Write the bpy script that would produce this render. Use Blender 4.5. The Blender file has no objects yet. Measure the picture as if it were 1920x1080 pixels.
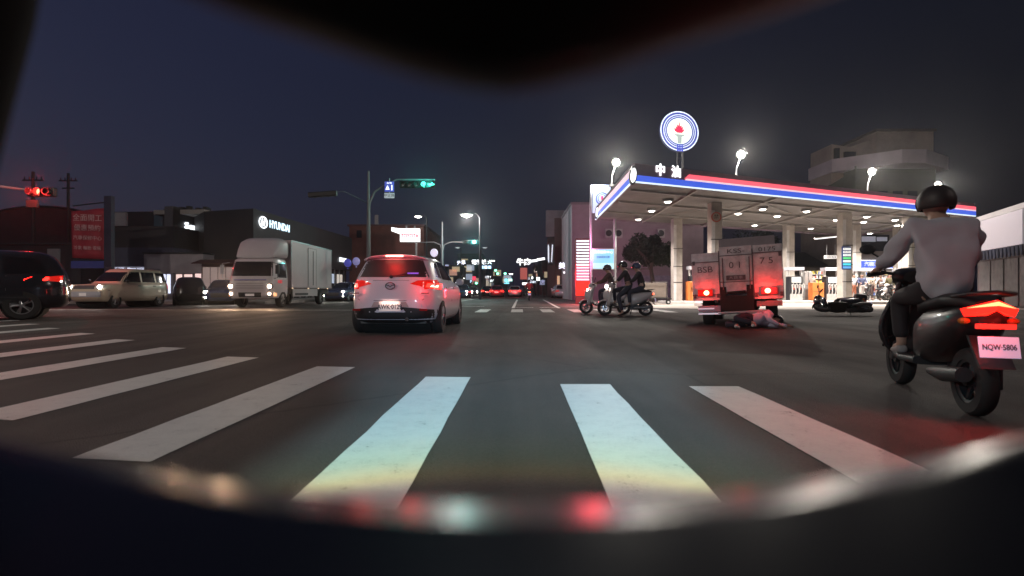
import bpy, bmesh, math, random
from mathutils import Vector, Matrix, Euler
random.seed(7)
S = bpy.context.scene
COL = S.collection
R = math.radians
HC = 0.80                      # lens height above the road

# ---------------------------------------------------------------- camera
cam = bpy.data.objects.new('camera', bpy.data.cameras.new('camera'))
COL.objects.link(cam)
cam.location = (0, 0, HC)
cam.rotation_euler = (R(90), 0, 0)
cam.data.sensor_width = 36
cam.data.lens = 18.0
cam.data.shift_y = 0.0026
cam.data.clip_start = 0.02
cam.data.clip_end = 2000
cam.data.dof.use_dof = True
cam.data.dof.focus_distance = 11.0
cam.data.dof.aperture_fstop = 2.2
S.camera = cam

# ---------------------------------------------------------------- sky
W = bpy.data.worlds.new('World')
S.world = W
W.use_nodes = True
wn = W.node_tree
bg = wn.nodes['Background']
sky = wn.nodes.new('ShaderNodeTexSky')
sky.sky_type = 'NISHITA'
sky.sun_disc = False
sky.sun_elevation = R(-3.0)
sky.sun_rotation = R(-70)
sky.dust_density = 3.0
hs = wn.nodes.new('ShaderNodeMix')
hs.data_type = 'RGBA'
hs.blend_type = 'ADD'
hs.inputs[0].default_value = 1.0
SKY_GAIN = 0.10
wtc = wn.nodes.new('ShaderNodeTexCoord'); wsp = wn.nodes.new('ShaderNodeSeparateXYZ')
wn.links.new(wtc.outputs['Generated'], wsp.inputs[0])
wcr = wn.nodes.new('ShaderNodeValToRGB')                  # skyglow of the town, fading towards the dark side
wmr = wn.nodes.new('ShaderNodeMapRange'); wmr.inputs[1].default_value = -0.8; wmr.inputs[2].default_value = 0.75
wn.links.new(wsp.outputs[0], wmr.inputs[0]); wn.links.new(wmr.outputs[0], wcr.inputs[0])
wcr.color_ramp.elements[0].color = (0.092, 0.105, 0.34, 1); wcr.color_ramp.elements[1].color = (0.018, 0.024, 0.055, 1)
wn.links.new(wcr.outputs[0], hs.inputs[7])
wn.links.new(sky.outputs[0], hs.inputs[6])
wn.links.new(hs.outputs[2], bg.inputs[0])
bg.inputs[1].default_value = SKY_GAIN

S.view_settings.view_transform = 'Standard'
S.view_settings.look = 'None'
S.view_settings.exposure = 0
S.view_settings.gamma = 1
S.cycles.use_denoising = True
S.cycles.max_bounces = 6
S.cycles.volume_bounces = 0
S.cycles.sample_clamp_indirect = 3
S.cycles.caustics_reflective = False
S.cycles.caustics_refractive = False

def lamp(kind, loc, power, color=(1, 1, 1), size=0.1, target=None, cone=60, blend=0.5, name='lamp_light', sx=None):
    d = bpy.data.lights.new(name, kind)
    d.energy = power
    d.color = color
    if kind in ('POINT', 'SPOT'):
        d.shadow_soft_size = size
    if kind == 'AREA':
        d.shape = 'RECTANGLE'
        d.size = size
        d.size_y = sx or size
    if kind == 'SPOT':
        d.spot_size = R(cone)
        d.spot_blend = blend
    if kind == 'SUN':
        d.angle = size
    o = bpy.data.objects.new(name, d)
    COL.objects.link(o)
    o.location = loc
    if target is not None:
        v = Vector(target) - Vector(loc)
        o.rotation_euler = v.to_track_quat('-Z', 'Y').to_euler()
    return o

# last dusk light
lamp('SUN', (0, 0, 40), 0.012, (0.75, 0.8, 1.0), R(40), target=(10, 12, 0), name='dusk_light')

def at(px, py, y):
    """point seen at pixel (px, py) of the 1920x1080 photograph, y metres ahead"""
    return Vector(((px - 960) / 960 * y, y, HC - (py - 545) / 960 * y))

def gx(px, y):
    return (px - 960) / 960 * y

# ---------------------------------------------------------------- materials
MATS = {}
def mat(name, rgb=(0.5, 0.5, 0.5), rough=0.6, metal=0.0, var=0.0, scale=8.0, bump=0.0, coat=0.0, emit=None, es=0.0, spec=0.5, rgb2=None, sampling=None):
    if name in MATS:
        return MATS[name]
    m = bpy.data.materials.new(name)
    m.use_nodes = True
    nt = m.node_tree
    b = nt.nodes['Principled BSDF']
    b.inputs['Base Color'].default_value = (*rgb, 1)
    b.inputs['Roughness'].default_value = rough
    b.inputs['Metallic'].default_value = metal
    b.inputs['Specular IOR Level'].default_value = spec
    b.inputs['Coat Weight'].default_value = coat
    b.inputs['Coat Roughness'].default_value = 0.05
    if emit is not None:
        b.inputs['Emission Color'].default_value = (*emit, 1)
        b.inputs['Emission Strength'].default_value = es
        m.cycles.emission_sampling = sampling or 'NONE'
    if var > 0 or bump > 0:
        tc = nt.nodes.new('ShaderNodeTexCoord')
        nz = nt.nodes.new('ShaderNodeTexNoise')
        nz.inputs['Scale'].default_value = scale
        nz.inputs['Detail'].default_value = 6
        nz.inputs['Roughness'].default_value = 0.65
        nt.links.new(tc.outputs['Object'], nz.inputs['Vector'])
        if var > 0:
            cr = nt.nodes.new('ShaderNodeValToRGB')
            cr.color_ramp.elements[0].position = 0.3
            cr.color_ramp.elements[1].position = 0.7
            c2 = rgb2 or tuple(c * (1 - var) for c in rgb)
            cr.color_ramp.elements[0].color = (*c2, 1)
            cr.color_ramp.elements[1].color = (*(min(1, c * (1 + var * 0.4)) for c in rgb), 1)
            nt.links.new(nz.outputs['Fac'], cr.inputs[0])
            nt.links.new(cr.outputs[0], b.inputs['Base Color'])
        if bump > 0:
            bp = nt.nodes.new('ShaderNodeBump')
            bp.inputs['Strength'].default_value = bump
            bp.inputs['Distance'].default_value = 0.02
            nt.links.new(nz.outputs['Fac'], bp.inputs['Height'])
            nt.links.new(bp.outputs[0], b.inputs['Normal'])
    MATS[name] = m
    return m

def glow(name, rgb, s, sampling=None):
    return mat(name, tuple(c * 0.6 for c in rgb), 0.4, emit=rgb, es=s, sampling=sampling)

# ---------------------------------------------------------------- mesh helper
class MB:
    def __init__(self):
        self.v, self.f, self.mi = [], [], []
        self.M = Matrix.Identity(4)
        self.cur = 0
    def add(self, vs, fs):
        o = len(self.v)
        self.v += [self.M @ Vector(p) for p in vs]
        self.f += [tuple(i + o for i in f) for f in fs]
        self.mi += [self.cur] * len(fs)
        return self
    def box(self, c, s, rot=None):
        x, y, z = s[0] / 2, s[1] / 2, s[2] / 2
        vs = [Vector((a, b, d)) for d in (-z, z) for b in (-y, y) for a in (-x, x)]
        if rot:
            m = Euler(rot).to_matrix()
            vs = [m @ v for v in vs]
        vs = [v + Vector(c) for v in vs]
        return self.add(vs, [(0, 2, 3, 1), (4, 5, 7, 6), (0, 1, 5, 4), (2, 6, 7, 3), (1, 3, 7, 5), (0, 4, 6, 2)])
    def box2(self, a, b):
        return self.box([(a[i] + b[i]) / 2 for i in range(3)], [abs(a[i] - b[i]) for i in range(3)])
    def cyl(self, p0, p1, r0, r1=None, n=16, caps=True):
        r1 = r0 if r1 is None else r1
        p0, p1 = Vector(p0), Vector(p1)
        d = (p1 - p0).normalized()
        a = d.orthogonal().normalized()
        b = d.cross(a)
        vs = []
        for p, r in ((p0, r0), (p1, r1)):
            for k in range(n):
                t = 2 * math.pi * k / n
                vs.append(p + (a * math.cos(t) + b * math.sin(t)) * r)
        fs = [(k, (k + 1) % n, n + (k + 1) % n, n + k) for k in range(n)]
        if caps:
            fs += [tuple(range(n - 1, -1, -1)), tuple(range(n, 2 * n))]
        return self.add(vs, fs)
    def tube(self, pts, r, n=8, caps=True):
        pts = [Vector(p) for p in pts]
        rr = r if isinstance(r, (list, tuple)) else [r] * len(pts)
        vs, fs = [], []
        ref = None
        for i, p in enumerate(pts):
            d = (pts[min(i + 1, len(pts) - 1)] - pts[max(i - 1, 0)]).normalized()
            if ref is None:
                ref = d.orthogonal().normalized()
            a = (ref - d * ref.dot(d)).normalized()
            ref = a
            b = d.cross(a)
            for k in range(n):
                t = 2 * math.pi * k / n
                vs.append(p + (a * math.cos(t) + b * math.sin(t)) * rr[i])
        for i in range(len(pts) - 1):
            for k in range(n):
                fs.append((i * n + k, i * n + (k + 1) % n, (i + 1) * n + (k + 1) % n, (i + 1) * n + k))
        if caps:
            fs += [tuple(range(n - 1, -1, -1)), tuple(range((len(pts) - 1) * n, len(pts) * n))]
        return self.add(vs, fs)
    def loft(self, secs, n=20, axis='y', caps=True):
        """secs: (pos_along_axis, (c1, c2), (h1, h2), exponent)"""
        vs, fs = [], []
        for s in secs:
            e = s[3] if len(s) > 3 else 2.6
            for k in range(n):
                t = 2 * math.pi * (k + 0.5) / n
                ct, st = math.cos(t), math.sin(t)
                a = s[1][0] + s[2][0] * math.copysign(abs(ct) ** (2 / e), ct)
                b = s[1][1] + s[2][1] * math.copysign(abs(st) ** (2 / e), st)
                vs.append({'y': (a, s[0], b), 'x': (s[0], a, b), 'z': (a, b, s[0])}[axis])
        m = len(secs)
        for i in range(m - 1):
            for k in range(n):
                fs.append((i * n + k, i * n + (k + 1) % n, (i + 1) * n + (k + 1) % n, (i + 1) * n + k))
        if caps:
            fs += [tuple(range(n - 1, -1, -1)), tuple(range((m - 1) * n, m * n))]
        return self.add(vs, fs)
    def ell(self, c, r, n=14, m=9):
        vs, fs = [(c[0], c[1], c[2] - r[2])], []
        for i in range(1, m):
            p = -math.pi / 2 + math.pi * i / m
            for k in range(n):
                t = 2 * math.pi * k / n
                vs.append((c[0] + r[0] * math.cos(p) * math.cos(t), c[1] + r[1] * math.cos(p) * math.sin(t), c[2] + r[2] * math.sin(p)))
        vs.append((c[0], c[1], c[2] + r[2]))
        for k in range(n):
            fs.append((0, 1 + (k + 1) % n, 1 + k))
            fs.append((len(vs) - 1, 1 + (m - 2) * n + k, 1 + (m - 2) * n + (k + 1) % n))
        for i in range(m - 2):
            for k in range(n):
                a = 1 + i * n
                fs.append((a + k, a + (k + 1) % n, a + n + (k + 1) % n, a + n + k))
        return self.add(vs, fs)
    def prism(self, poly, z0, z1):
        n = len(poly)
        vs = [(p[0], p[1], z0) for p in poly] + [(p[0], p[1], z1) for p in poly]
        fs = [tuple(range(n - 1, -1, -1)), tuple(range(n, 2 * n))] + [(k, (k + 1) % n, n + (k + 1) % n, n + k) for k in range(n)]
        return self.add(vs, fs)
    def extr(self, poly, d):
        """planar 3D polygon pushed along vector d"""
        d = Vector(d)
        n = len(poly)
        vs = [Vector(p) for p in poly] + [Vector(p) + d for p in poly]
        fs = [tuple(range(n - 1, -1, -1)), tuple(range(n, 2 * n))] + [(k, (k + 1) % n, n + (k + 1) % n, n + k) for k in range(n)]
        return self.add(vs, fs)
    def lathe(self, prof, c=(0, 0, 0), axis='x', n=24):
        """prof: list of (radius, along)"""
        vs, fs = [], []
        for r, h in prof:
            for k in range(n):
                t = 2 * math.pi * k / n
                a, b = r * math.cos(t), r * math.sin(t)
                p = {'x': (h, a, b), 'y': (a, h, b), 'z': (a, b, h)}[axis]
                vs.append((p[0] + c[0], p[1] + c[1], p[2] + c[2]))
        for i in range(len(prof) - 1):
            for k in range(n):
                fs.append((i * n + k, i * n + (k + 1) % n, (i + 1) * n + (k + 1) % n, (i + 1) * n + k))
        return self.add(vs, fs)
    def grid(self, pts, nu, nv, thick=None):
        """pts: nu*nv points; optional thickness vector function"""
        fs = [(i * nv + j, i * nv + j + 1, (i + 1) * nv + j + 1, (i + 1) * nv + j) for i in range(nu - 1) for j in range(nv - 1)]
        return self.add(pts, fs)
    def build(self, name, mats, parent=None, smooth=None, bevel=0, fix=True, solid=0):
        me = bpy.data.meshes.new(name)
        me.from_pydata([tuple(v) for v in self.v], [], self.f)
        if not isinstance(mats, (list, tuple)):
            mats = [mats]
        for m in mats:
            me.materials.append(m)
        if len(mats) > 1:
            me.polygons.foreach_set('material_index', self.mi)
        if fix:
            bm = bmesh.new()
            bm.from_mesh(me)
            bmesh.ops.remove_doubles(bm, verts=bm.verts, dist=1e-5)
            bmesh.ops.recalc_face_normals(bm, faces=bm.faces)
            bm.to_mesh(me)
            bm.free()
        if smooth:
            me.shade_smooth()
            me.set_sharp_from_angle(angle=R(smooth))
        me.update()
        o = bpy.data.objects.new(name, me)
        COL.objects.link(o)
        if parent is not None:
            o.parent = parent
        if solid:
            s = o.modifiers.new('solid', 'SOLIDIFY')
            s.thickness = solid
            s.offset = -1
        if bevel:
            b = o.modifiers.new('bevel', 'BEVEL')
            b.width = bevel
            b.segments = 2
            b.limit_method = 'ANGLE'
            b.angle_limit = R(40)
        return o

def tag(o, label=None, cat=None, group=None, kind=None):
    if label: o['label'] = label
    if cat: o['category'] = cat
    if group: o['group'] = group
    if kind: o['kind'] = kind
    return o

def thing(name, label, cat, loc=(0, 0, 0), rz=0, group=None, rot=None):
    o = bpy.data.objects.new(name, None)
    COL.objects.link(o)
    o.empty_display_size = 0.2
    o.location = loc
    o.rotation_euler = rot or (0, 0, rz)
    return tag(o, label, cat, group)

def put_light(o, parent):
    if o.data.type == 'POINT': o.data.shadow_soft_size = min(o.data.shadow_soft_size, .12)
    o.parent = parent
    return o

def bake(o, names=('skin',)):
    """replace an object's mesh by its evaluated mesh, dropping modifiers"""
    bpy.context.view_layer.update()
    dg = bpy.context.evaluated_depsgraph_get()
    me = bpy.data.meshes.new_from_object(o.evaluated_get(dg), depsgraph=dg)
    o.modifiers.clear()
    o.data = me
    return o

def text(name, body, size, m, parent, loc, rot=(0, 0, 0), extrude=0.004, align='CENTER', sx=1.0, bold=0.0):
    cu = bpy.data.curves.new(name, 'FONT')
    cu.body = body
    cu.size = size
    cu.extrude = extrude
    cu.offset = bold
    cu.resolution_u = 3
    cu.align_x = align
    cu.align_y = 'CENTER'
    t = bpy.data.objects.new(name, cu)
    COL.objects.link(t)
    bpy.context.view_layer.update()
    dg = bpy.context.evaluated_depsgraph_get()
    me = bpy.data.meshes.new_from_object(t.evaluated_get(dg), depsgraph=dg)
    bpy.data.objects.remove(t)
    me.materials.clear()
    me.materials.append(m)
    for p in me.polygons:
        p.material_index = 0
    o = bpy.data.objects.new(name, me)
    COL.objects.link(o)
    o.parent = parent
    o.location = loc
    o.rotation_euler = rot
    o.scale = (sx, 1, 1)
    return o

def dup(root, loc, rz=None, label=None, group=None, scale=None):
    r = root.copy(); COL.objects.link(r); r.location = loc
    if rz is not None: r.rotation_euler = (0, 0, rz)
    if scale: r.scale = (scale,) * 3
    if label: r['label'] = label
    if group: r['group'] = group
    def rec(a, b):
        for ch in list(a.children):
            c = ch.copy(); COL.objects.link(c); c.parent = b
            rec(ch, c)
    rec(root, r)
    return r

# common materials
def asphalt_mat(name, base, dark):
    m = bpy.data.materials.new(name)
    m.use_nodes = True
    nt = m.node_tree
    L = nt.links.new
    b = nt.nodes['Principled BSDF']
    tc = nt.nodes.new('ShaderNodeTexCoord')
    def noise(sc, det=5, ro=0.6, vec=None):
        n = nt.nodes.new('ShaderNodeTexNoise')
        n.inputs['Scale'].default_value = sc
        n.inputs['Detail'].default_value = det
        n.inputs['Roughness'].default_value = ro
        L(vec or tc.outputs['Object'], n.inputs['Vector'])
        return n
    mp = nt.nodes.new('ShaderNodeMapping')
    mp.inputs['Scale'].default_value = (1.1, 0.10, 1)
    L(tc.outputs['Object'], mp.inputs['Vector'])
    streak = noise(1.0, 4, 0.55, mp.outputs[0])
    big = noise(0.22, 5, 0.6)
    fine = noise(55, 4, 0.8)
    agg = nt.nodes.new('ShaderNodeTexVoronoi')
    agg.inputs['Scale'].default_value = 140
    L(tc.outputs['Object'], agg.inputs['Vector'])
    mx = nt.nodes.new('ShaderNodeMix'); mx.data_type = 'RGBA'
    mx.inputs[6].default_value = (*dark, 1); mx.inputs[7].default_value = (*base, 1)
    ad = nt.nodes.new('ShaderNodeMath'); ad.operation = 'ADD'
    L(streak.outputs['Fac'], ad.inputs[0]); L(big.outputs['Fac'], ad.inputs[1])
    mr = nt.nodes.new('ShaderNodeMapRange')
    mr.inputs[1].default_value = 0.75; mr.inputs[2].default_value = 1.25
    L(ad.outputs[0], mr.inputs[0])
    L(mr.outputs[0], mx.inputs[0])
    m2 = nt.nodes.new('ShaderNodeMix'); m2.data_type = 'RGBA'; m2.blend_type = 'MULTIPLY'
    m2.inputs[0].default_value = 0.7
    r2 = nt.nodes.new('ShaderNodeMapRange')
    r2.inputs[1].default_value = 0.3; r2.inputs[2].default_value = 0.7
    r2.inputs[3].default_value = 0.45; r2.inputs[4].default_value = 1.45
    L(fine.outputs['Fac'], r2.inputs[0])
    L(mx.outputs[2], m2.inputs[6]); L(r2.outputs[0], m2.inputs[7])
    # thin sealed cracks
    cv = nt.nodes.new('ShaderNodeTexVoronoi'); cv.feature = 'DISTANCE_TO_EDGE'
    cv.inputs['Scale'].default_value = 0.16
    dm = nt.nodes.new('ShaderNodeMix'); dm.data_type = 'VECTOR'
    wob = noise(1.3, 4, 0.6)
    L(tc.outputs['Object'], dm.inputs[4]); L(wob.outputs['Color'], dm.inputs[5]); dm.inputs[0].default_value = 0.12
    L(dm.outputs[1], cv.inputs['Vector'])
    ck = nt.nodes.new('ShaderNodeMapRange')
    ck.inputs[1].default_value = 0.0; ck.inputs[2].default_value = 0.0035
    ck.inputs[3].default_value = 0.45; ck.inputs[4].default_value = 1.0
    L(cv.outputs['Distance'], ck.inputs[0])
    m3 = nt.nodes.new('ShaderNodeMix'); m3.data_type = 'RGBA'; m3.blend_type = 'MULTIPLY'; m3.inputs[0].default_value = 1
    L(m2.outputs[2], m3.inputs[6]); L(ck.outputs[0], m3.inputs[7])
    L(m3.outputs[2], b.inputs['Base Color'])
    rr = nt.nodes.new('ShaderNodeMapRange')
    rr.inputs[3].default_value = 0.86; rr.inputs[4].default_value = 0.66
    L(mr.outputs[0], rr.inputs[0]); L(rr.outputs[0], b.inputs['Roughness'])
    bp = nt.nodes.new('ShaderNodeBump'); bp.inputs['Strength'].default_value = 0.7; bp.inputs['Distance'].default_value = 0.008
    L(agg.outputs['Distance'], bp.inputs['Height']); L(bp.outputs[0], b.inputs['Normal'])
    return m

ASPH = asphalt_mat('asphalt', (0.074, 0.060, 0.054), (0.024, 0.0205, 0.019))
def paint_mat():
    m = bpy.data.materials.new('road_paint'); m.use_nodes = True
    nt = m.node_tree; L = nt.links.new
    b = nt.nodes['Principled BSDF']
    tc = nt.nodes.new('ShaderNodeTexCoord')
    n1 = nt.nodes.new('ShaderNodeTexNoise'); n1.inputs['Scale'].default_value = 7; n1.inputs['Detail'].default_value = 8; n1.inputs['Roughness'].default_value = 0.75
    n2 = nt.nodes.new('ShaderNodeTexNoise'); n2.inputs['Scale'].default_value = 110; n2.inputs['Detail'].default_value = 2
    L(tc.outputs['Object'], n1.inputs[0]); L(tc.outputs['Object'], n2.inputs[0])
    a = nt.nodes.new('ShaderNodeMath'); a.operation = 'MULTIPLY_ADD'; a.inputs[1].default_value = 0.45
    L(n2.outputs['Fac'], a.inputs[0]); L(n1.outputs['Fac'], a.inputs[2])
    cr = nt.nodes.new('ShaderNodeValToRGB')
    cr.color_ramp.elements[0].position = 0.50; cr.color_ramp.elements[0].color = (0.12, 0.115, 0.11, 1)
    cr.color_ramp.elements[1].position = 0.58; cr.color_ramp.elements[1].color = (0.54, 0.53, 0.51, 1)
    e = cr.color_ramp.elements.new(0.8); e.color = (0.62, 0.61, 0.58, 1)
    L(a.outputs[0], cr.inputs[0]); L(cr.outputs[0], b.inputs['Base Color'])
    b.inputs['Roughness'].default_value = 0.55
    return m
PAINT = paint_mat()
CONC = mat('concrete', (0.30, 0.28, 0.26), 0.85, var=0.35, scale=1.3, bump=0.1)
TYRE = mat('tyre_rubber', (0.018, 0.018, 0.018), 0.8)
ALLOY = mat('alloy', (0.45, 0.45, 0.46), 0.3, 0.9)
STEEL = mat('galvanised_steel', (0.42, 0.43, 0.44), 0.45, 0.6, var=0.25, scale=5)
DARK = mat('dark_plastic', (0.02, 0.02, 0.021), 0.5)
GLASS = mat('dark_glass', (0.010, 0.011, 0.013), 0.06, spec=0.8)
WHITEP = mat('white_paint', (0.66, 0.65, 0.66), 0.35, coat=0.6, var=0.06, scale=2)
CHROME = mat('chrome', (0.7, 0.7, 0.7), 0.15, 1.0)
BLACKP = mat('black_paint', (0.012, 0.012, 0.014), 0.25, coat=1.0)
BRAKE = glow('brake_lamp_lit', (1.0, 0.012, 0.008), 9)
BRAKE_CORE = glow('brake_lamp_core', (1.0, 0.40, 0.25), 6)
HEADL = glow('headlamp_lit', (1.0, 0.93, 0.82), 30)
LAMPW = glow('street_lamp_lit', (1.0, 0.93, 0.84), 22)
REDLENS = mat('red_lens', (0.25, 0.01, 0.01), 0.2, coat=1)
# ================================================================= SETTING
def struct(name, mb, m, **k):
    return tag(mb.build(name, m, **k), kind='structure')

VPX = 0.0156                                   # the road runs very slightly to the right of the lens axis
m = MB(); m.box((0, 300, -0.32), (1600, 1200, 0.5)); struct('ground', m, mat('earth', (0.035, 0.033, 0.03), 0.95, var=0.4, scale=0.3))
m = MB(); m.add([(-90, -30, 0), (70, -30, 0), (70, 21.0, 0), (9.6, 24.5, 0), (18, 420, 0), (-7, 420, 0), (-14.0, 30, 0), (-90, 34, 0)], [(0, 1, 2, 3, 4, 5, 6, 7)])
struct('road', m, ASPH, fix=False)

# zebra crossing in front of the lens: one bar after another, running off to the left
def bar(x, y, slope, w=0.42, ln=2.95, z=0.004):
    m = MB()
    nu, nv = 9, 3
    dx = VPX
    pts = []
    rnd = random.Random(int(x * 100 + y * 1000))
    for i in range(nu):
        t = i / (nu - 1)
        for j in range(nv):
            s = j / (nv - 1)
            jx = rnd.uniform(-.006, .006) if j != 1 else 0
            pts.append((x - w * s - dx * ln * t * 1.0 + jx, y + slope * w * s - ln * t, z))
    m.grid(pts, nu, nv)
    return struct('crosswalk_bar', m, PAINT, fix=False)
tips = [(1385, 725), (1143, 721), (883, 708), (666, 689), (485, 671), (350, 653), (253, 638), (178, 626), (113, 616), (75, 608), (40, 601), (12, 596)]
for i, (px, py) in enumerate(tips):
    y = HC * 960 / (py - 545)
    x = gx(px, y)
    bar(x, y, 0.0 if i < 2 else min(0.42, 0.07 * (i - 1)))
# far zebra crossing
for px in (-90, 790, 846, 921, 980, 1032, 1083, 1131, 1180, 1232):
    y = 21.8
    bar(gx(px, y) , y, 0.0, w=0.46, ln=2.9)
def line(pts, w, name='lane_line'):
    m = MB()
    for (a, b) in zip(pts[:-1], pts[1:]):
        a, b = Vector(a), Vector(b)
        d = (b - a).normalized(); n = Vector((-d.y, d.x)) * w / 2
        m.add([(a + n).to_3d() + Vector((0, 0, .004)), (a - n).to_3d() + Vector((0, 0, .004)), (b - n).to_3d() + Vector((0, 0, .004)), (b + n).to_3d() + Vector((0, 0, .004))], [(0, 1, 2, 3)])
    return struct(name, m, PAINT, fix=False)
line([(0.05, 23.3), (0.45, 45)], 0.14)
line([(2.15, 23.3), (2.75, 45)], 0.14)
line([(0.05, 24.1), (1.0, 24.1)], 0.3)
line([(1.3, 24.1), (2.2, 24.1)], 0.3)
line([(-4.2, 25.5), (-3.4, 60)], 0.14)
line([(-3.9, 26), (-1.4, 26)], 0.3)
line([(-12.5, 21), (-6.5, 21)], 0.3)
line([(-22, 22.3), (-14, 21.2)], 0.25)
line([(5.4, 26), (6.6, 120)], 0.12)
# pavements with kerbs, and the forecourt
m = MB(); m.prism([(-90, 35.5), (-15.2, 31.5), (-9.2, 420), (-90, 420)], -0.05, 0.13)
struct('pavement', m, CONC)
FORE = mat('forecourt_concrete', (0.36, 0.32, 0.28), 0.7, var=0.3, scale=0.8, bump=0.05)
m = MB(); m.add([(4.4, 25.2, 0.006), (9.0, 22.0, 0.006), (30, 21.0, 0.006), (60, 24, 0.006), (60, 60, 0.006), (8.4, 60, 0.006)], [(0, 1, 2, 3, 4, 5)])
struct('forecourt', m, FORE, fix=False)
m = MB(); m.prism([(8.2, 60), (60, 60), (60, 400), (16.5, 400)], -0.05, 0.12)
struct('pavement', m, CONC)

# ================================================================= PETROL STATION
A_, B_, D_ = Vector((5.0, 21.0, 0)), Vector((27.6, 30.6, 0)), Vector((5.3, 32.0, 0))
C_ = B_ + D_ - A_
ZB, ZT = 5.2, 6.02
FASC = mat('fascia_panel', (0.27, 0.19, 0.24), 0.5, var=0.25, scale=0.9)
SOFF = mat('canopy_soffit', (0.15, 0.135, 0.125), 0.6, var=0.35, scale=1.1)
BEAM = mat('canopy_beam', (0.30, 0.28, 0.26), 0.6)
RED_S = glow('fascia_red', (1.0, 0.12, 0.17), 1.15)
BLUE_S = glow('fascia_blue', (0.06, 0.14, 0.85), 0.85)
WHITE_S = glow('fascia_white', (0.80, 0.95, 1.0), 1.2)
PINK_S = glow('fascia_pink', (1.0, 0.72, 0.80), 0.9)
SIGNW = glow('sign_white', (1, 1, 1), 1.6)
can = thing('petrol_station_canopy', 'large flat petrol station canopy with red and blue lit stripes, standing on concrete columns', 'canopy')
quad = [A_, B_, C_, D_]
m = MB(); m.prism([(p.x, p.y) for p in quad], ZB + 0.12, ZT - 0.02)
m.build('roof', SOFF, can)
m = MB()
def edge_strip(m, a, b, z0, z1, out, th, s0=0.0, s1=1.0, slant=0.0):
    d = (b - a); n = Vector((d.y, -d.x, 0)).normalized()
    p, q = a + d * s0 + n * out, a + d * s1 + n * out
    dd = d.normalized() * slant
    m.add([p + Vector((0, 0, z0)), q + Vector((0, 0, z0)), q + Vector((0, 0, z1)), p + dd + Vector((0, 0, z1)),
           p + n * th + Vector((0, 0, z0)), q + n * th + Vector((0, 0, z0)), q + n * th + Vector((0, 0, z1)), p + dd + n * th + Vector((0, 0, z1))],
          [(0, 3, 2, 1), (4, 5, 6, 7), (0, 1, 5, 4), (1, 2, 6, 5), (2, 3, 7, 6), (3, 0, 4, 7)])
for a, b in ((A_, B_), (B_, C_), (C_, D_), (D_, A_)):
    edge_strip(m, a, b, ZB, ZT, 0.0, 0.06)
m.build('fascia', FASC, can)
for (a, b, first) in ((A_, B_, 0.105), (D_, A_, 0.0)):
    z0 = ZB + 0.02
    for nm, mt, h, gap, s0 in (('lit_white_strip', WHITE_S, 0.05, 0.0, 0), ('lit_blue_strip', BLUE_S, 0.25, 0.0, 0), ('lit_pink_strip', PINK_S, 0.07, 0.0, first), ('lit_red_strip', RED_S, 0.19, 0.0, first)):
        m = MB(); edge_strip(m, a, b, z0, z0 + h, 0.06, 0.05, s0, 1.0, slant=h * 1.2 if s0 else 0)
        if a is D_ and nm == 'lit_red_strip': mt = PINK_S
        m.build(nm, mt, can)
        z0 += h + 0.004
# beams under the soffit
def lerp(a, b, t): return a + (b - a) * t
for t in (0.14, 0.34, 0.54, 0.75, 0.93):
    m = MB(); p, q = lerp(A_, B_, t), lerp(D_, C_, t)
    m.tube([p + Vector((0, .2, ZB + .06)), q + Vector((0, -.2, ZB + .06))], 0.07, 4)
    m.build('beam', BEAM, can)
for t in (0.15, 0.42, 0.72):
    m = MB(); p, q = lerp(A_, D_, t), lerp(B_, C_, t)
    m.tube([p + Vector((.2, 0, ZB + .05)), q + Vector((-.2, 0, ZB + .05))], 0.06, 4)
    m.build('beam', BEAM, can)
for (p0, p1) in (((0.34, 0.15), (0.75, 0.72)), ((0.14, 0.72), (0.34, 0.15)), ((0.54, 0.42), (0.75, 0.15)), ((0.54, 0.72), (0.75, 0.42))):
    p = lerp(lerp(A_, B_, p0[0]), lerp(D_, C_, p0[0]), p0[1]); q = lerp(lerp(A_, B_, p1[0]), lerp(D_, C_, p1[0]), p1[1])
    m = MB(); m.tube([p + Vector((0, 0, ZB + .03)), q + Vector((0, 0, ZB + .03))], 0.03, 4)
    m.build('brace', BEAM, can)
COLM = mat('column_paint', (0.50, 0.45, 0.40), 0.6, var=0.3, scale=1.5)
COLW = mat('column_white_stripe', (0.72, 0.70, 0.68), 0.5, var=0.2, scale=3)
for i, (x, y) in enumerate([(10.45, 26.4), (19.35, 29.8), (10.35, 32.2), (18.9, 35.0), (23.55, 35.2), (24.3, 31.3), (27.6, 36.5)]):
    m = MB(); m.box2((x - .28, y - .28, 0.16), (x + .28, y + .28, ZB + .12))
    c = m.build('column', COLM, can, bevel=0.03)
    m = MB(); m.box2((x - .27, y - .30, 0.2), (x - .10, y - .283, ZB - .3)); m.build('white_stripe', COLW, c)
    m = MB()
    for z in (1.3, 2.3, 3.4): m.box2((x - .295, y - .31, z), (x + .295, y - .285, z + .035))
    m.build('strap', DARK, c)
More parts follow.
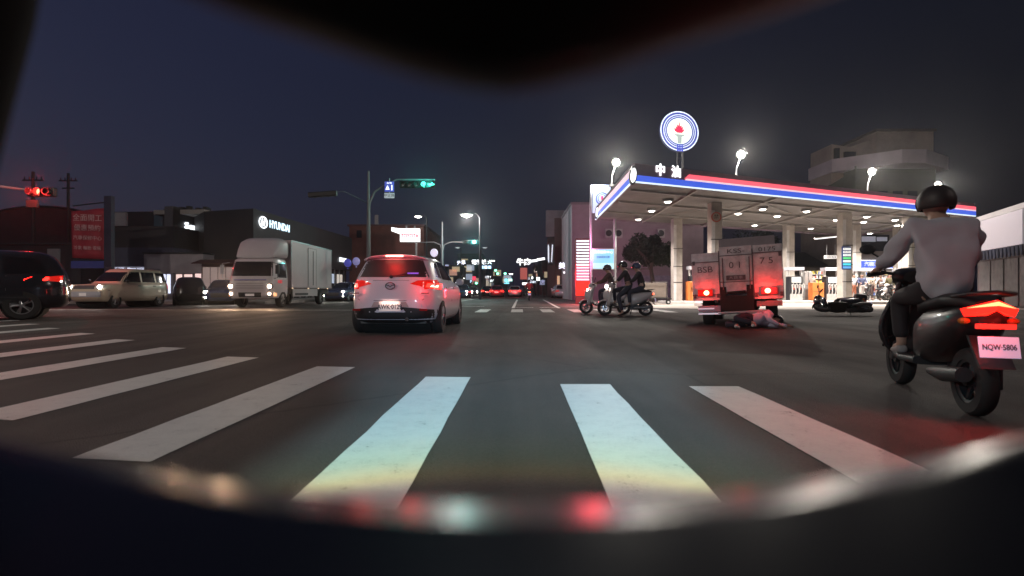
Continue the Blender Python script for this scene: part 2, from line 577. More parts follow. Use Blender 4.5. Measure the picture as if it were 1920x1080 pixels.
# recessed downlights
DL = glow('downlight_lit', (1.0, 0.93, 0.84), 14)
spots = [(1252, 379), (1222, 396), (1197, 412), (1384, 401), (1430, 393), (1457, 406), (1415, 423), (1512, 397), (1520, 429), (1568, 413), (1619, 417), (1625, 407), (1631, 438), (1678, 413), (1682, 423), (1735, 420)]
for i, (px, py) in enumerate(spots):
    y = (ZB - 0.03 - HC) * 960 / (545 - py)
    x = gx(px, y)
    m = MB(); m.lathe([(0.0, .03), (.17, .03), (.22, 0.0), (.26, 0.02), (.26, .14), (0, .14)], (x, y, ZB - .03), 'z', 16)
    h = m.build('downlight', mat('downlight_housing', (.3, .3, .3), .4), can)
    m = MB(); m.ell((x, y, ZB - .02), (.16, .16, .06), 12, 6); m.build('bulb', DL, h)
    put_light(lamp('SPOT', (x, y, ZB - .12), 1400, (1.0, 0.91, 0.84), 0.12, (x, y, 0), 130, 0.6), h)
# floodlights standing on the canopy
def flood(px, py, y, zb, label, pw=1050):
    p = at(px, py, y)
    o = thing('floodlight', label, 'lamp', (p.x, p.y, zb), group='round floodlights above the canopy')
    h = p.z - zb
    m = MB(); m.tube([(-.22, 0, 0), (-.2, 0, h * .45), (-.05, 0, h * .8), (0, 0, h - .12)], 0.03, 8); m.box((-.22, 0, .03), (.25, .25, .06)); m.build('pole', STEEL, o)
    m = MB(); m.lathe([(0.0, .16), (.2, .13), (.24, .02), (.24, -.02)], (0, 0, h), 'y', 18); m.build('housing', DARK, o)
    m = MB(); m.ell((0, -.02, h), (.18, .09, .18), 16, 8); m.build('bulb', LAMPW, o)
    put_light(lamp('POINT', (0, -.35, h), pw, (1.0, 0.92, 0.80), 0.12), o)
    return o
flood(1389, 290, 24.0, ZT, 'round lit floodlight on the canopy roof right of the torch disc')
flood(1634, 322, 27.6, ZT, 'round lit floodlight on the canopy roof in front of the concrete tower')
flood(1758, 347, 30.0, ZT, 'round lit floodlight above the helmet of the near rider')
flood(1155, 305, 25.6, ZT, 'round lit floodlight over the left corner of the canopy', 1700)
# torch disc on its mast
dm = at(1274, 246, 29.0)
o = thing('disc_sign', 'round lit white sign with a torch emblem and blue rings, high above the canopy', 'sign', (dm.x, dm.y, ZT))
h = dm.z - ZT
m = MB(); m.cyl((0.25, .22, 0), (0.25, .22, h), .07, n=10); m.cyl((-0.05, .22, 0), (-0.05, .22, h), .05, n=10)
for k in range(5): m.box((.1, .22, .4 + k * .65), (.3, .04, .04))
m.build('mast', mat('mast_dark', (.06, .06, .07), .5), o)
def dpt(r, t): # slightly squashed disc, turned towards the road
    a, b = r * 1.0 * math.cos(t), r * 1.04 * math.sin(t)
    return (a, 0, h + b - a * .09)
def ring(m, r0, r1, y, n=48):
    vs = []
    for r in (r0, r1):
        for k in range(n):
            p = dpt(r, 2 * math.pi * k / n); vs.append((p[0], y, p[2]))
    m.add(vs, [(k, (k + 1) % n, n + (k + 1) % n, n + k) for k in range(n)])
def dface(m, r, y, n=48):
    m.add([(dpt(r, 2 * math.pi * k / n)[0], y, dpt(r, 2 * math.pi * k / n)[2]) for k in range(n)], [tuple(range(n))])
n = 48
m = MB(); m.extr([dpt(1.10, 2 * math.pi * k / n) for k in range(n)], (0, .22, 0)); m.build('casing', mat('sign_casing', (.03, .04, .12), .5), o)
m = MB(); dface(m, 1.09, -.004); m.build('blue_face', glow('disc_blue', (.07, .10, .50), .55), o, fix=False)
m = MB()
for r0, r1 in ((1.02, 1.085), (.87, .915), (.77, .80)): ring(m, r0, r1, -.008)
m.build('white_ring', glow('disc_ring', (.80, .88, 1.0), 1.0), o, fix=False)
m = MB(); dface(m, .70, -.010); m.build('white_face', glow('disc_white', (.88, 1.0, .86), .95), o, fix=False)
def dpoly(m, pts, y):
    m.add([(p[0], y, h + p[1] - p[0] * .09) for p in [(a * 1.25, b * 1.12 if b < -.6 else b * 1.2) for a, b in pts]], [tuple(range(len(pts)))])
m = MB()
dpoly(m, [(-.10, -.08), (.10, -.08), (.2, .02), (.22, .14), (.14, .06), (.17, .24), (.09, .16), (.10, .30), (0.02, .22), (0, .50), (-.05, .24), (-.12, .34), (-.11, .16), (-.19, .26), (-.16, .08), (-.25, .16), (-.22, 0.0)], -.014)
m.build('flame', glow('flame_red', (.95, .03, .10), .9), o, fix=False)
m = MB()
dpoly(m, [(-.26, -.15), (.26, -.15), (.2, -.22), (.10, -.26), (.09, -.62), (-.09, -.62), (-.10, -.26), (-.2, -.22)], -.014)
m.build('torch_stem', glow('torch_grey', (.42, .5, .50), .7), o, fix=False)
m = MB()
for x in (-.11, -.01, .09): dpoly(m, [(x, -.66), (x + .05, -.66), (x + .08, -1.02), (x - .01, -1.02)], -.014)
m.build('torch_base', glow('torch_blue', (.06, .09, .6), .7), o, fix=False)
# writing and corner emblem on the fascia
d = (B_ - A_); ang = math.atan2(d.y, d.x); nrm = Vector((d.y, -d.x, 0)).normalized()
for ch, t in (('中', 0.052), ('油', 0.086)):
    p = lerp(A_, B_, t) + nrm * 0.09
    m_ = text('lettering', ch, 0.52, SIGNW, can, (p.x, p.y, ZT - .20), (R(90), 0, ang), 0.02, bold=0.012)
def emblem(px, py, y, w_, h_, par):
    p = at(px, py, y)
    m = MB(); m.lathe([(0, -.05), (1, -.05), (1.0, .05), (0, .05)], (0, 0, 0), 'y', 32)
    e = m.build('emblem', mat('emblem_rim', (.02, .02, .03), .4), par); e.location = p; e.scale = (w_, 1, h_); e.rotation_euler = (0, R(6), 0)
    m = MB(); m.lathe([(0, -.062), (.74, -.062), (.74, -.05)], (0, 0, 0), 'y', 32)
    f = m.build('emblem_face', SIGNW, e)
    return e
emblem(1187, 329, 20.85, .16, .40, can)
emblem(1119, 398, 30.5, .10, .40, can)
# island kerb under the canopy
ISL = mat('island_kerb', (0.55, 0.52, 0.5), 0.6, var=0.3, scale=1.5)
def island(name, pts, label):
    m = MB(); m.prism(pts, 0, 0.17)
    return tag(m.build(name, ISL, bevel=0.02), label, 'kerb island')
island('pump_island', [(9.4, 30.8), (12.0, 31.2), (12.0, 33.2), (9.4, 33.0)], 'raised concrete island under the leftmost rear column')
island('pump_island', [(14.2, 31.2), (28.2, 33.6), (28.2, 36.6), (14.2, 34.6)], 'long raised pale kerb island with a row of fuel pumps')
island('pump_island', [(9.6, 25.9), (11.6, 25.9), (11.6, 27.0), (9.6, 27.0)], 'small raised island under the front column behind the truck')
island('pump_island', [(18.2, 29.2), (25.4, 30.4), (25.4, 31.9), (18.2, 30.5)], 'raised island between the two front columns on the right')

# ---- fuel pumps, cabinets, shelves
PW = mat('pump_white', (.62, .6, .57), .4)
PD = mat('pump_dark', (.03, .03, .035), .4)
HOSEW = mat('hose_white', (.75, .73, .7), .4)
def pump(x, y, label):
    o = thing('fuel_pump', label, 'fuel pump', (x, y, .17), group='fuel pumps on the islands')
    m = MB(); m.box2((-.42, -.25, 0), (.42, .25, 1.55)); m.build('cabinet', PD, o, bevel=.02)
    m = MB(); m.box2((-.5, -.3, 1.95), (.5, .3, 2.15)); m.build('top_sign', glow('pump_top', (.8, .75, .8), .35), o)
    m = MB(); m.box2((-.46, -.1, 1.55), (-.40, .1, 1.95)); m.box2((.40, -.1, 1.55), (.46, .1, 1.95)); m.build('upright', PW, o)
    m = MB(); m.box2((-.3, -.28, 1.15), (.3, -.252, 1.5)); m.build('display', glow('pump_display', (.9, .9, .85), .5), o)
    m = MB(); m.box2((-.40, -.27, .02), (.40, -.252, .42)); m.build('lower_panel', PW, o)
    for k in range(4):
        xx = -.33 + k * .22
        m = MB(); m.tube([(xx, -.30, .25), (xx + .03, -.36, .6), (xx + .02, -.33, 1.0), (xx + .08, -.36, 1.08), (xx + .15, -.33, 1.0), (xx + .16, -.30, .8)], .028, 6)
        m.build('hose', HOSEW, o)
    m = MB(); m.box((.2, -.29, .78), (.12, .06, .16)); m.box((-.2, -.29, .78), (.12, .06, .16)); m.build('nozzle', mat('nozzle_red', (.5, .12, .08), .5), o)
    return o
p0 = pump(gx(1489, 33.3), 33.3, 'fuel pump with white hoses beside the column right of the truck')
for px, y, lab in ((1557, 33.8, 'fuel pump with white hoses left of the coloured price board'), (1618, 34.6, 'fuel pump behind the attendants under the blue sign'), (1692, 35.2, 'fuel pump with white hoses next to the near rider'), (1305, 32.0, 'fuel pump half hidden behind the left edge of the truck')):
    dup(p0, (gx(px, y), y, .17), 0, lab)
ORNG = mat('orange_paint', (.75, .22, .05), .5, var=.2, scale=3)
def cabinet(x, y, w, hh, label, m_=ORNG):
    o = thing('metal_cabinet', label, 'cabinet', (x, y, .17))
    m = MB(); m.box2((-w / 2, -.25, 0), (w / 2, .25, hh)); m.build('body', m_, o, bevel=.02)
    m = MB(); m.box2((-.01, -.262, .05), (.01, -.252, hh - .05)); m.box2((-w / 2 + .05, -.262, hh * .5), (w / 2 - .05, -.252, hh * .5 + .02)); m.build('door_seam', PD, o)
    m = MB(); m.box2((.04, -.28, hh * .55), (.07, -.252, hh * .7)); m.build('handle', CHROME, o)
cabinet(gx(1530, 33.4), 33.4, .75, 1.15, 'orange cabinet between the pumps right of the truck')
cabinet(gx(1542, 34.2), 34.3, .5, .8, 'smaller orange cabinet behind the tall orange one')
cabinet(gx(1293, 31.9), 31.9, .35, 1.2, 'orange cabinet at the left edge of the truck')
cabinet(gx(1512, 34.1), 34.1, .5, 1.9, 'plain grey cabinet beside the orange one', mat('grey_cab', (.3, .29, .28), .5))
def shelf(x, y, label):
    o = thing('goods_shelf', label, 'shelf', (x, y, .17))
    m = MB()
    for sx in (-.6, .6):
        m.box2((sx - .02, -.2, 0), (sx + .02, .2, 2.0))
    m.box2((-.6, .18, .05), (.6, .2, 2.0)); m.build('frame', PW, o)
    for k in range(6):
        m = MB(); m.box2((-.57, -.2, .25 + k * .3), (.57, .17, .28 + k * .3)); m.build('shelf_board', PW, o)
    rnd = random.Random(int(x * 10))
    cs = [(.6, .58, .55), (.5, .1, .08), (.12, .2, .5), (.6, .5, .1), (.05, .05, .06), (.7, .7, .7)]
    for k in range(6):
        m = MB()
        xx = -.52
        mats_ = [mat('goods_%d' % i, c, .5) for i, c in enumerate(cs)]
        while xx < .5:
            w = rnd.uniform(.06, .14); m.cur = rnd.randrange(6)
            m.box2((xx, -.15, .282 + k * .3), (xx + w * .85, .1, .282 + k * .3 + rnd.uniform(.12, .24))); xx += w
        m.build('goods_row', mats_, o)
shelf(gx(1528, 35.6), 35.6, 'lit shelf rack of goods behind the orange cabinet')
shelf(gx(1635, 37.5), 37.5, 'lit shelf rack of goods left of the white post under the canopy')
shelf(gx(1655, 37.5), 37.5, 'lit shelf rack of goods right of the white post under the canopy')
# coloured price board hanging on the front column
o = thing('price_board', 'rounded lit price board with white, green and blue bands on a station column', 'sign', (gx(1587, 29.3) , 29.3, 0))
m = MB(); m.box2((-.27, -.05, 2.0), (.27, .06, 3.35)); m.build('casing', mat('board_case', (.02, .05, .2), .4), o, bevel=.06)
for k, (c, s) in enumerate([((.15, .45, .95), .8), ((.1, .75, .9), .8), ((.9, 1, .95), .9), ((.12, .75, .25), .8), ((.95, 1, 1), 1), ((.9, .9, .9), .9), ((1, 1, 1), 1)]):
    m = MB(); m.box2((-.22, -.062, 2.07 + k * .175), (.22, -.052, 2.07 + k * .175 + .12)); m.build('lit_band', glow('band_%d' % k, c, s), o)
for k, s_ in enumerate(('92', '95', '98')):
    text('lettering', s_ + ' 2%d.%d' % (8 + k, 3 + k), .11, PD, o, (0, -.066, 2.13 + (4 + k) * .175 if k < 3 else 0), (R(90), 0, 0), .001)
# station shop with blue sign
o = thing('station_shop', 'grey two storey station office with a high window behind the pumps', 'building', (31.5, 44, 0))
m = MB(); m.box2((-3.3, 0, 0), (3.0, 6, 6.9)); m.build('wall', mat('shop_wall', (.25, .20, .17), .8, var=.25, scale=.6), o)
m = MB(); m.box2((-2.3, -.05, 4.2), (.9, .02, 5.6)); f = m.build('window', mat('win_dark', (.02, .02, .025), .1), o)
m = MB(); m.box2((-1.5, -.07, 5.0), (-.3, -.052, 5.45)); m.box2((-.2, -.07, 5.05), (.7, -.052, 5.4)); m.build('pane', glow('win_reflect', (.5, .5, .6), .35), f)  # window reflection put in as faintly glowing patches
m = MB(); m.box2((-2.9, -.04, .1), (2.6, .02, 2.5)); f = m.build('shop_front', glow('shopfront_lit', (.9, .75, .6), .30), o)
m = MB()
for k in range(9): m.box2((-2.9 + k * .66, -.07, .1), (-2.84 + k * .66, -.045, 2.5))
m.build('frame', PD, f)
m = MB(); m.box2((-1.9, -.30, 2.75), (1.1, -.08, 3.35)); s_ = m.build('lit_sign', glow('sign_blue', (.12, .2, .95), 1.1), o)
m = MB(); m.box2((-1.95, -.32, 2.68), (1.15, -.1, 2.74)); m.box2((-1.95, -.32, 3.36), (1.15, -.1, 3.42)); m.build('sign_trim', SIGNW, s_)
text('lettering', '汽機車保養', .42, SIGNW, s_, (-.4, -.31, 3.05), (R(90), 0, 0), .003)
# dark back wall of the yard and hedge line under the canopy
o = thing('yard_wall', 'long plastered wall behind the station with a dark shed roof above', 'wall', (20, 46, 0))
m = MB(); m.box2((-9.0, 0, 0), (7.9, .3, 2.9)); m.build('wall', mat('yard_plaster', (.15, .13, .12), .9, var=.3, scale=.7), o)
m = MB(); m.extr([(-9.2, -.6, 2.9), (8, -.6, 3.0), (8, 3, 4.4), (-9.2, 3, 4.2)], (0, 0, .08)); m.build('shed_roof', mat('shed_roof', (.03, .03, .03), .8), o)
for k, xx in enumerate((-7.5, -3.6, .6, 4.4)):
    m = MB(); m.box2((xx, -.05, .1), (xx + 2.2, -.002, 2.3)); m.build('shutter', mat('shutter_grey', (.33, .31, .30), .6, var=.3, scale=8), o)
def tubesign(px, py, y, w, label):
    p = at(px, py, y)
    o = thing('tube_lamp', label, 'lamp', p)
    m = MB(); m.box((0, .03, .06), (w, .12, .06)); m.build('housing', PW, o)
    m = MB(); m.cyl((-w / 2 + .05, 0, 0), (w / 2 - .05, 0, 0), .035); m.build('tube', SIGNW, o)
    o.rotation_euler = (0, R(-6), 0)
tubesign(1549, 446, 36, 1.6, 'slanting white tube lamp left of the thick front column')
o = thing('small_sign', 'small lit white sign hanging above the pumps', 'sign', at(1558, 482, 37)); 
m = MB(); m.box((0, 0, 0), (.95, .1, .24)); m.build('face', glow('small_sign_face', (.9, .85, .8), .8), o)
m = MB(); m.cyl((-.3, 0, .12), (-.3, 0, .9), .02); m.cyl((.3, 0, .12), (.3, 0, .9), .02); m.build('hanger', STEEL, o)
text('lettering', '自助加油', .17, PD, o, (0, -.056, 0), (R(90), 0, 0), .001)
o = thing('white_post', 'slim white post standing among the pumps on the right', 'post', (gx(1677, 34.5), 34.5, .17))
m = MB(); m.cyl((0, 0, 0), (0, 0, 2.2), .05); m.build('post', PW, o)
m = MB(); m.box((0, 0, .02), (.3, .3, .04)); m.build('foot', PW, o)
# round sign and licence box on front column
o = thing('round_sign', 'small round red ringed sign high on the front station column', 'sign', at(1343, 407, 26.0))
m = MB(); m.lathe([(0, -.01), (.26, -.01), (.26, .03), (0, .03)], axis='y'); m.build('plate', mat('sign_beige', (.4, .3, .24), .6), o)
m = MB(); m.lathe([(.2, -.018), (.26, -.018), (.26, -.011)], axis='y'); m.build('ring', mat('sign_red', (.5, .08, .05), .5), o)
text('lettering', '禁', .26, mat('ink', (.05, .03, .02), .6), o, (0, -.014, 0), (R(90), 0, 0), .002)

# torii row: pole sign boxes left of the canopy
o = thing('flag_sign', 'lit square pole sign with a torch emblem left of the canopy corner', 'sign', (gx(1108, 33), 33, 0))
m = MB(); m.cyl((0, 0, 0), (0, 0, 7.6), .09); m.build('pole', STEEL, o)
b0 = at(1131, 373, 33)
m = MB(); m.box2((.12, -.1, b0.z - .9), (1.25, .1, b0.z + .9)); bx_ = m.build('box', glow('flag_face', (.55, .68, .9), .8), o)
m = MB(); m.lathe([(.34, -.115), (.42, -.115), (.42, -.102)], (.7, 0, b0.z), 'y'); m.lathe([(.24, -.115), (.28, -.115), (.28, -.102)], (.7, 0, b0.z), 'y'); m.build('emblem', glow('emblem_blue', (.1, .15, .6), .5), bx_)
m = MB(); m.box((.7, -.108, b0.z + .05), (.13, .01, .24)); m.box((.7, -.108, b0.z - .2), (.07, .01, .25)); m.build('torch', glow('emblem_red', (.8, .05, .2), .6), bx_)
m = MB(); m.ell((.3, -.1, b0.z + .75), (.13, .13, .13)); m.build('bulb', LAMPW, o)
put_light(lamp('POINT', (.3, -.35, b0.z + .75), 150, (.9, .95, 1), .1), o)
o = thing('blue_billboard', 'pale blue lit billboard on a post beside the price totem', 'sign', (gx(1153, 32), 32, 0))
m = MB(); m.cyl((0, 0, 0), (0, 0, 5.3), .09); m.build('post', STEEL, o)
b0 = at(1131, 486, 32)
m = MB(); m.box2((-1.45, -.12, b0.z - .65), (-.06, -.0, b0.z + .65)); f = m.build('frame', PW, o)
m = MB(); m.box2((-1.40, -.132, b0.z - .6), (-.1, -.122, b0.z + .6)); pn = m.build('panel', glow('bill_blue', (.22, .55, .95), 1.0), o)
m = MB(); m.box2((-1.40, -.136, b0.z - .6), (-.1, -.133, b0.z - .25)); m.build('lower_scene', glow('bill_pale', (.45, .8, .9), .9), pn)
text('lettering', '洗車服務中心', .2, SIGNW, pn, (-.75, -.137, b0.z + .42), (R(90), 0, 0), .001)
text('lettering', '會員優惠活動', .14, mat('ink', (.05, .03, .02), .6), pn, (-.75, -.137, b0.z + .12), (R(90), 0, 0), .001)
# price totem
o = thing('price_totem', 'tall lit price totem, white rows on blue above red, beside the pink wall', 'sign', (gx(1092, 31), 31, 0))
m = MB(); m.box2((-.42, -.15, 0), (.42, .15, 3.95)); m.build('casing', mat('totem_case', (.25, .03, .04), .5), o, bevel=.02)
rows = 14
for k in range(rows):
    z = 1.42 + k * .178
    m = MB(); m.box2((-.38, -.17, z), (.38, -.153, z + .105))
    c = ((1.0, .55, .75) if k < 5 else (.78, .86, 1.0))
    m.build('lit_row', glow('row_%s' % ('pink' if k < 5 else 'white'), c, 1.5), o)
m = MB(); m.box2((-.42, -.158, 2.28), (.42, -.151, 2.42)); m.build('red_band', glow('totem_red', (1, .03, .05), 1.5), o)
m = MB(); m.box2((-.42, -.158, .5), (.42, -.151, 1.38)); m.build('red_panel', glow('totem_red_low', (1, .03, .02), .9), o)
for k, s_ in enumerate(('92 28.9', '95 30.4', '98 32.4', '超柴 27.2')):
    text('lettering', s_, .12, mat('ink', (.05, .03, .02), .6), o, (0, -.174, 3.43 - k * .178 + .05), (R(90), 0, 0), .001)
put_light(lamp('AREA', (-.1, -.45, 1.2), 90, (1, .04, .06), 0.8, (-.3, -3, .2), sx=1.2), o)
put_light(lamp('POINT', (-.75, -.1, 1.6), 110, (1, .05, .10), .2), o)
put_light(lamp('AREA', (-.1, .6, 3.4), 260, (1, .28, .60), 1.0, (1.5, 12, 4.5), sx=1.6), o)
# ================================================================= BUILDINGS
def wallmat(name, c, v=.25, s=.5): return mat(name, c, .85, var=v, scale=s, bump=.05)
LITW = glow('window_lit', (.75, .80, 1.0), 1.3)
LITP = glow('window_lit_pink', (1.0, .72, .68), .95)
def P3(px, py, y): return at(px, py, y)

# dealership: service block + main hall with the name on the facade
DK = mat('dark_cladding', (.045, .045, .05), .6, var=.2, scale=.8)
o = thing('car_dealership', 'long black clad car dealership with lit lettering along its facade', 'building', (-19.2, 38, 0))
def loc(o, p): return (p[0] - o.location.x, p[1] - o.location.y, p[2] - o.location.z)
m = MB(); m.prism([(0, 0), (0.6, 21.5), (-9, 21.5), (-7.6, 5.0), (-4.5, 1.4)], 3.1, 6.9); m.build('upper_wall', DK, o)
m = MB(); m.prism([(-.5, .9), (0.1, 21), (-9, 21), (-7.2, 5.2)], 0.1, 3.1); gw = m.build('glass_wall', mat('hall_glass', (.02, .022, .03), .08), o)
m = MB()
for k in range(14): m.box2((-.42 + k * .035, 1.6 + k * 1.42, .1), (-.28 + k * .035, 1.7 + k * 1.42, 3.1))
m.build('mullion', mat('mullion', (.2, .2, .21), .5), gw)
for k in range(6):
    m = MB(); m.box2((-.40 + k * .09, 6 + k * 2.4, 1.6), (-.34 + k * .09, 7.6 + k * 2.4, 2.6)); m.build('lit_pane', glow('hall_lit_%d' % (k % 3), ((1, .85, .6), (.7, .8, 1), (1, .9, .8))[k % 3], .5), gw)
m = MB(); m.prism([(-9.5, 3), (-5.2, 2.6), (-5.2, 8), (-9.5, 8)], 6.9, 7.25); m.build('roof_edge', mat('roof_edge', (.4, .38, .36), .7), o)
m = MB()
for k in range(7): m.box((-8.6 + k * .45, 4 + (k % 3) * .5, 7.45), (.32, .4, .42 + .12 * (k % 2)))
m.build('roof_plant', mat('roof_plant_m', (.05, .05, .05), .7), o)
text('lettering', 'HYUNDAI', .86, glow('name_blue', (.62, .85, 1.0), 1.9), o, (.06, 2.35, 6.05), (R(90), 0, R(88.4)), .04, 'LEFT', sx=.9, bold=.012)
m = MB(); m.tube([(0.09, 1.35 + .62 * math.cos(t), 6.05 + .42 * math.sin(t)) for t in [2 * math.pi * k / 28 for k in range(29)]], .05, 6)
m.tube([(.09, 1.10, 5.78), (.09, 1.22, 6.32)], .055, 6); m.tube([(.09, 1.48, 5.78), (.09, 1.60, 6.32)], .055, 6); m.tube([(.09, 1.12, 6.0), (.09, 1.58, 6.1)], .045, 6)
m.build('oval_emblem', glow('name_white', (.9, .96, 1.0), 1.9), o)
text('lettering', 'DEALER', .62, glow('name_white', (.9, .96, 1.0), 1.9), o, (.58, 17.3, 4.15), (R(90), 0, R(88.4)), .04, 'LEFT', sx=1.0, bold=.012)
o = thing('service_block', 'dark service wing with a lit Service sign and a glazed corner', 'building', (gx(325, 40), 40, 0))
m = MB(); m.prism([(0, 0), (.2, 8.5), (-8, 8.5), (-8, 3), (-3, 2.6)], 3.0, 7.4); m.build('upper_wall', DK, o)
m = MB(); m.prism([(-.02, -.05), (-.02, .9), (-.9, 1.2), (-.9, .3)], 0, 7.42); m.build('corner_pillar', mat('grey_panel', (.15, .15, .16), .6, var=.2), o)
m = MB(); m.prism([(-1.0, 1.2), (-3.2, 2.4), (-3.2, 2.6), (-1.0, 1.6)], 4.4, 7.25); m.build('corner_glazing', mat('teal_glass', (.10, .17, .20), .25), o)
text('lettering', 'Service', .72, glow('name_white', (.9, .96, 1.0), 1.9), o, (.12, 1.2, 6.05), (R(90), 0, R(88.6)), .04, 'LEFT', sx=1.5, bold=.014)
m = MB(); m.prism([(-.3, .9), (-.1, 8), (-8, 8), (-8, 2.9)], 0.1, 3.0); gf = m.build('ground_floor', wallmat('white_wall', (.45, .42, .46)), o)
for (a, b) in ((1.2, 2.0), (2.8, 4.0), (5.0, 6.2)):
    m = MB(); m.box2((-.27 + a * .025, a, .2), (-.2 + a * .025, b, 2.3)); m.build('lit_door', LITP, gf)
m = MB(); m.box2((.03, 5.0, 4.85), (.16, 5.2, 4.95)); m.build('wall_lamp', LAMPW, o)
put_light(lamp('POINT', (.5, 5.0, 4.9), 60, (1, .9, .75), .1), o)
# showroom with bright shopfront between the banner and service wing
o = thing('showroom', 'low showroom with bright white shopfront left of the service wing', 'building', (gx(205, 38), 38, 0))
m = MB(); m.box2((0, 0, 2.6), (4.7, 6, 4.0)); m.build('upper_wall', wallmat('blue_wall', (.10, .11, .17)), o)
m = MB(); m.box2((0, .1, 0), (4.7, 6, 2.6)); b_ = m.build('ground_wall', wallmat('white_wall', (.45, .42, .46)), o)
for a, b, z0, z1 in ((.1, 1.1, 1.5, 2.5), (1.3, 2.7, 1.7, 2.5), (3.1, 3.9, .6, 1.9), (4.1, 4.6, .9, 1.9)):
    m = MB(); m.box2((a, .03, z0), (b, .095, z1)); m.build('lit_window', LITW, b_)
m = MB()
for x in (.6, 1.1, 2.0, 3.5): m.box2((x, 0, .6), (x + .04, .025, 2.5))
m.build('window_bar', PD, b_)
m = MB(); m.box2((0, -.1, 5.6), (1.3, .1, 6.6)); m.build('roof_board', wallmat('board_grey', (.3, .3, .33)), o)
m = MB(); m.box2((0, 0.2, 4.0), (4.7, 5.5, 5.6)); m.build('loft', DK, o)
o = thing('small_vertical_sign', 'tiny lit vertical sign between the showroom and the service wing', 'sign', at(285, 450, 38.3))
m = MB(); m.box((0, 0, 0), (.28, .14, .85)); m.build('box', SIGNW, o)
m = MB(); m.box((0, 0.2, -2), (.06, .06, 4)); m.build('bracket', PD, o)
# row of pinkish garage doors
o = thing('garage', 'row of pale pink lit folding doors under a dark awning', 'building', (gx(378, 37), 37, 0))
m = MB(); m.box2((0, 0, 0), (3.0, 4, 3.0)); m.build('wall', wallmat('garage_wall', (.2, .12, .11)), o)
for k in range(5):
    m = MB(); m.box2((.12 + k * .56, -.06, .1), (.60 + k * .56, -.003, 2.5)); m.build('folding_door', mat('door_pink', (.50, .40, .38), .6, emit=(1, .75, .7), es=.16), o)
m = MB(); m.extr([(-.2, -.9, 2.7), (3.2, -.9, 2.7), (3.2, .2, 3.0), (-.2, .2, 3.0)], (0, 0, .06)); m.build('awning', mat('awning_brown', (.08, .02, .02), .7), o)
o = thing('lit_annex', 'white single storey annex with bright pinkish doors below the Service sign', 'building', (gx(268, 37.6), 37.6, 0))
m = MB(); m.box2((0, .1, 2.1), (4.35, 2.2, 3.5)); m.build('upper_wall', wallmat('annex_white', (.42, .38, .42)), o)
m = MB(); m.box2((0, .2, 0), (4.35, 2.2, 2.1)); b_ = m.build('ground_wall', wallmat('annex_grey', (.20, .18, .2)), o)
for a, b, z0, z1, mt in ((.1, 1.2, 1.0, 2.05, LITW), (1.35, 1.9, .6, 2.0, LITW), (2.35, 2.75, .9, 2.0, LITP), (2.95, 3.5, .2, 2.0, LITP), (3.75, 4.15, .2, 2.05, LITP)):
    m = MB(); m.box2((a, .13, z0), (b, .195, z1)); m.build('lit_door', mt, b_)
m = MB()
for x in (.4, .8, 1.62, 2.2, 3.65): m.box2((x, .09, .3), (x + .04, .125, 2.08))
m.build('door_frame', PD, b_)
m = MB(); m.box2((-.05, 0, 3.5), (4.4, 2.3, 3.62)); m.build('roof_edge', DK, o)
# hangar with barrel roof behind the banner
def barrel(name, cx, y, w, h0, h1, dep, label, c):
    o = thing(name, label, 'building', (cx, y, 0))
    m = MB(); m.extr([(-w / 2, 0, 0), (w / 2, 0, 0), (w / 2, 0, h0)] + [(w / 2 * math.cos(t), 0, h0 + (h1 - h0) * math.sin(t)) for t in [math.pi * k / 16 for k in range(1, 16)]] + [(-w / 2, 0, h0)], (0, dep, 0))
    m.build('wall', wallmat(name + '_m', c), o)
    m = MB(); m.tube([(w / 2 * math.cos(t) * 1.01, -.1, h0 + (h1 - h0) * math.sin(t)) for t in [math.pi * k / 16 for k in range(17)]], .12, 6)
    m.build('roof_rim', mat('rim_dark', (.05, .05, .055), .6), o)
    m = MB()
    for k in range(int(w / 2.2)): m.box2((-w / 2 + .6 + k * 2.2, -.05, 2.2), (-w / 2 + 2.0 + k * 2.2, -.003, 3.3))
    m.build('window', mat('win_dark', (.02, .02, .025), .1), o)
barrel('hangar', -46, 50, 17, 5.0, 9.0, 20, 'dark hangar with a barrel roof behind the red banner', (.09, .07, .07))
barrel('workshop_hall', -36.3, 52, 8.5, 5.4, 7.9, 18, 'smaller dark barrel roofed hall right of the pylon', (.07, .06, .07))
m = MB(); m.box2((-4, 0, 0), (4, 3, 4.2)); o = thing('low_shed', 'low dark shed with white posts behind the dark car', 'building', (-36, 38, 0)); m.build('wall', wallmat('shed_dark', (.035, .03, .04)), o)
m = MB(); m.box2((1.6, -.1, 2.4), (2.5, -.02, 3.9)); m.build('white_board', wallmat('board_grey', (.3, .3, .33)), o)
m = MB(); m.box2((-4.3, -.3, 4.2), (4.3, 3.2, 4.35)); m.build('roof', DK, o)
# red banner on its dark pylon
o = thing('banner_pylon', 'dark pylon with a large red banner with pale writing', 'banner', (gx(205, 32), 32, 0))
m = MB(); m.box2((-.22, -.15, 0), (.22, .15, 6.7)); m.build('pylon', mat('pylon_dark', (.03, .03, .06), .5), o)
m = MB(); pts = []
for i in range(15):
    for j in range(9):
        u, v = i / 14, j / 8
        pts.append((-.25 - 2.0 * u, -.1 + .05 * math.sin(u * 9 + v * 2), 2.75 + 3.2 * v - .32 * u * (v - .3)))
m.grid(pts, 15, 9); bn = m.build('banner_cloth', mat('banner_red', (.34, .03, .05), .7, var=.2, scale=2), o, fix=False, smooth=60, solid=.02)
for k, s_ in enumerate(('全面開工', '優惠預約', '汽車保修中心', '冷氣 輪胎 電瓶')):
    text('lettering', s_, (.46, .42, .30, .26)[k], mat('banner_ink', (.62, .40, .42), .6), bn, (-1.22, -.19, 5.3 - k * .62), (R(90), R(2), 0), .002)
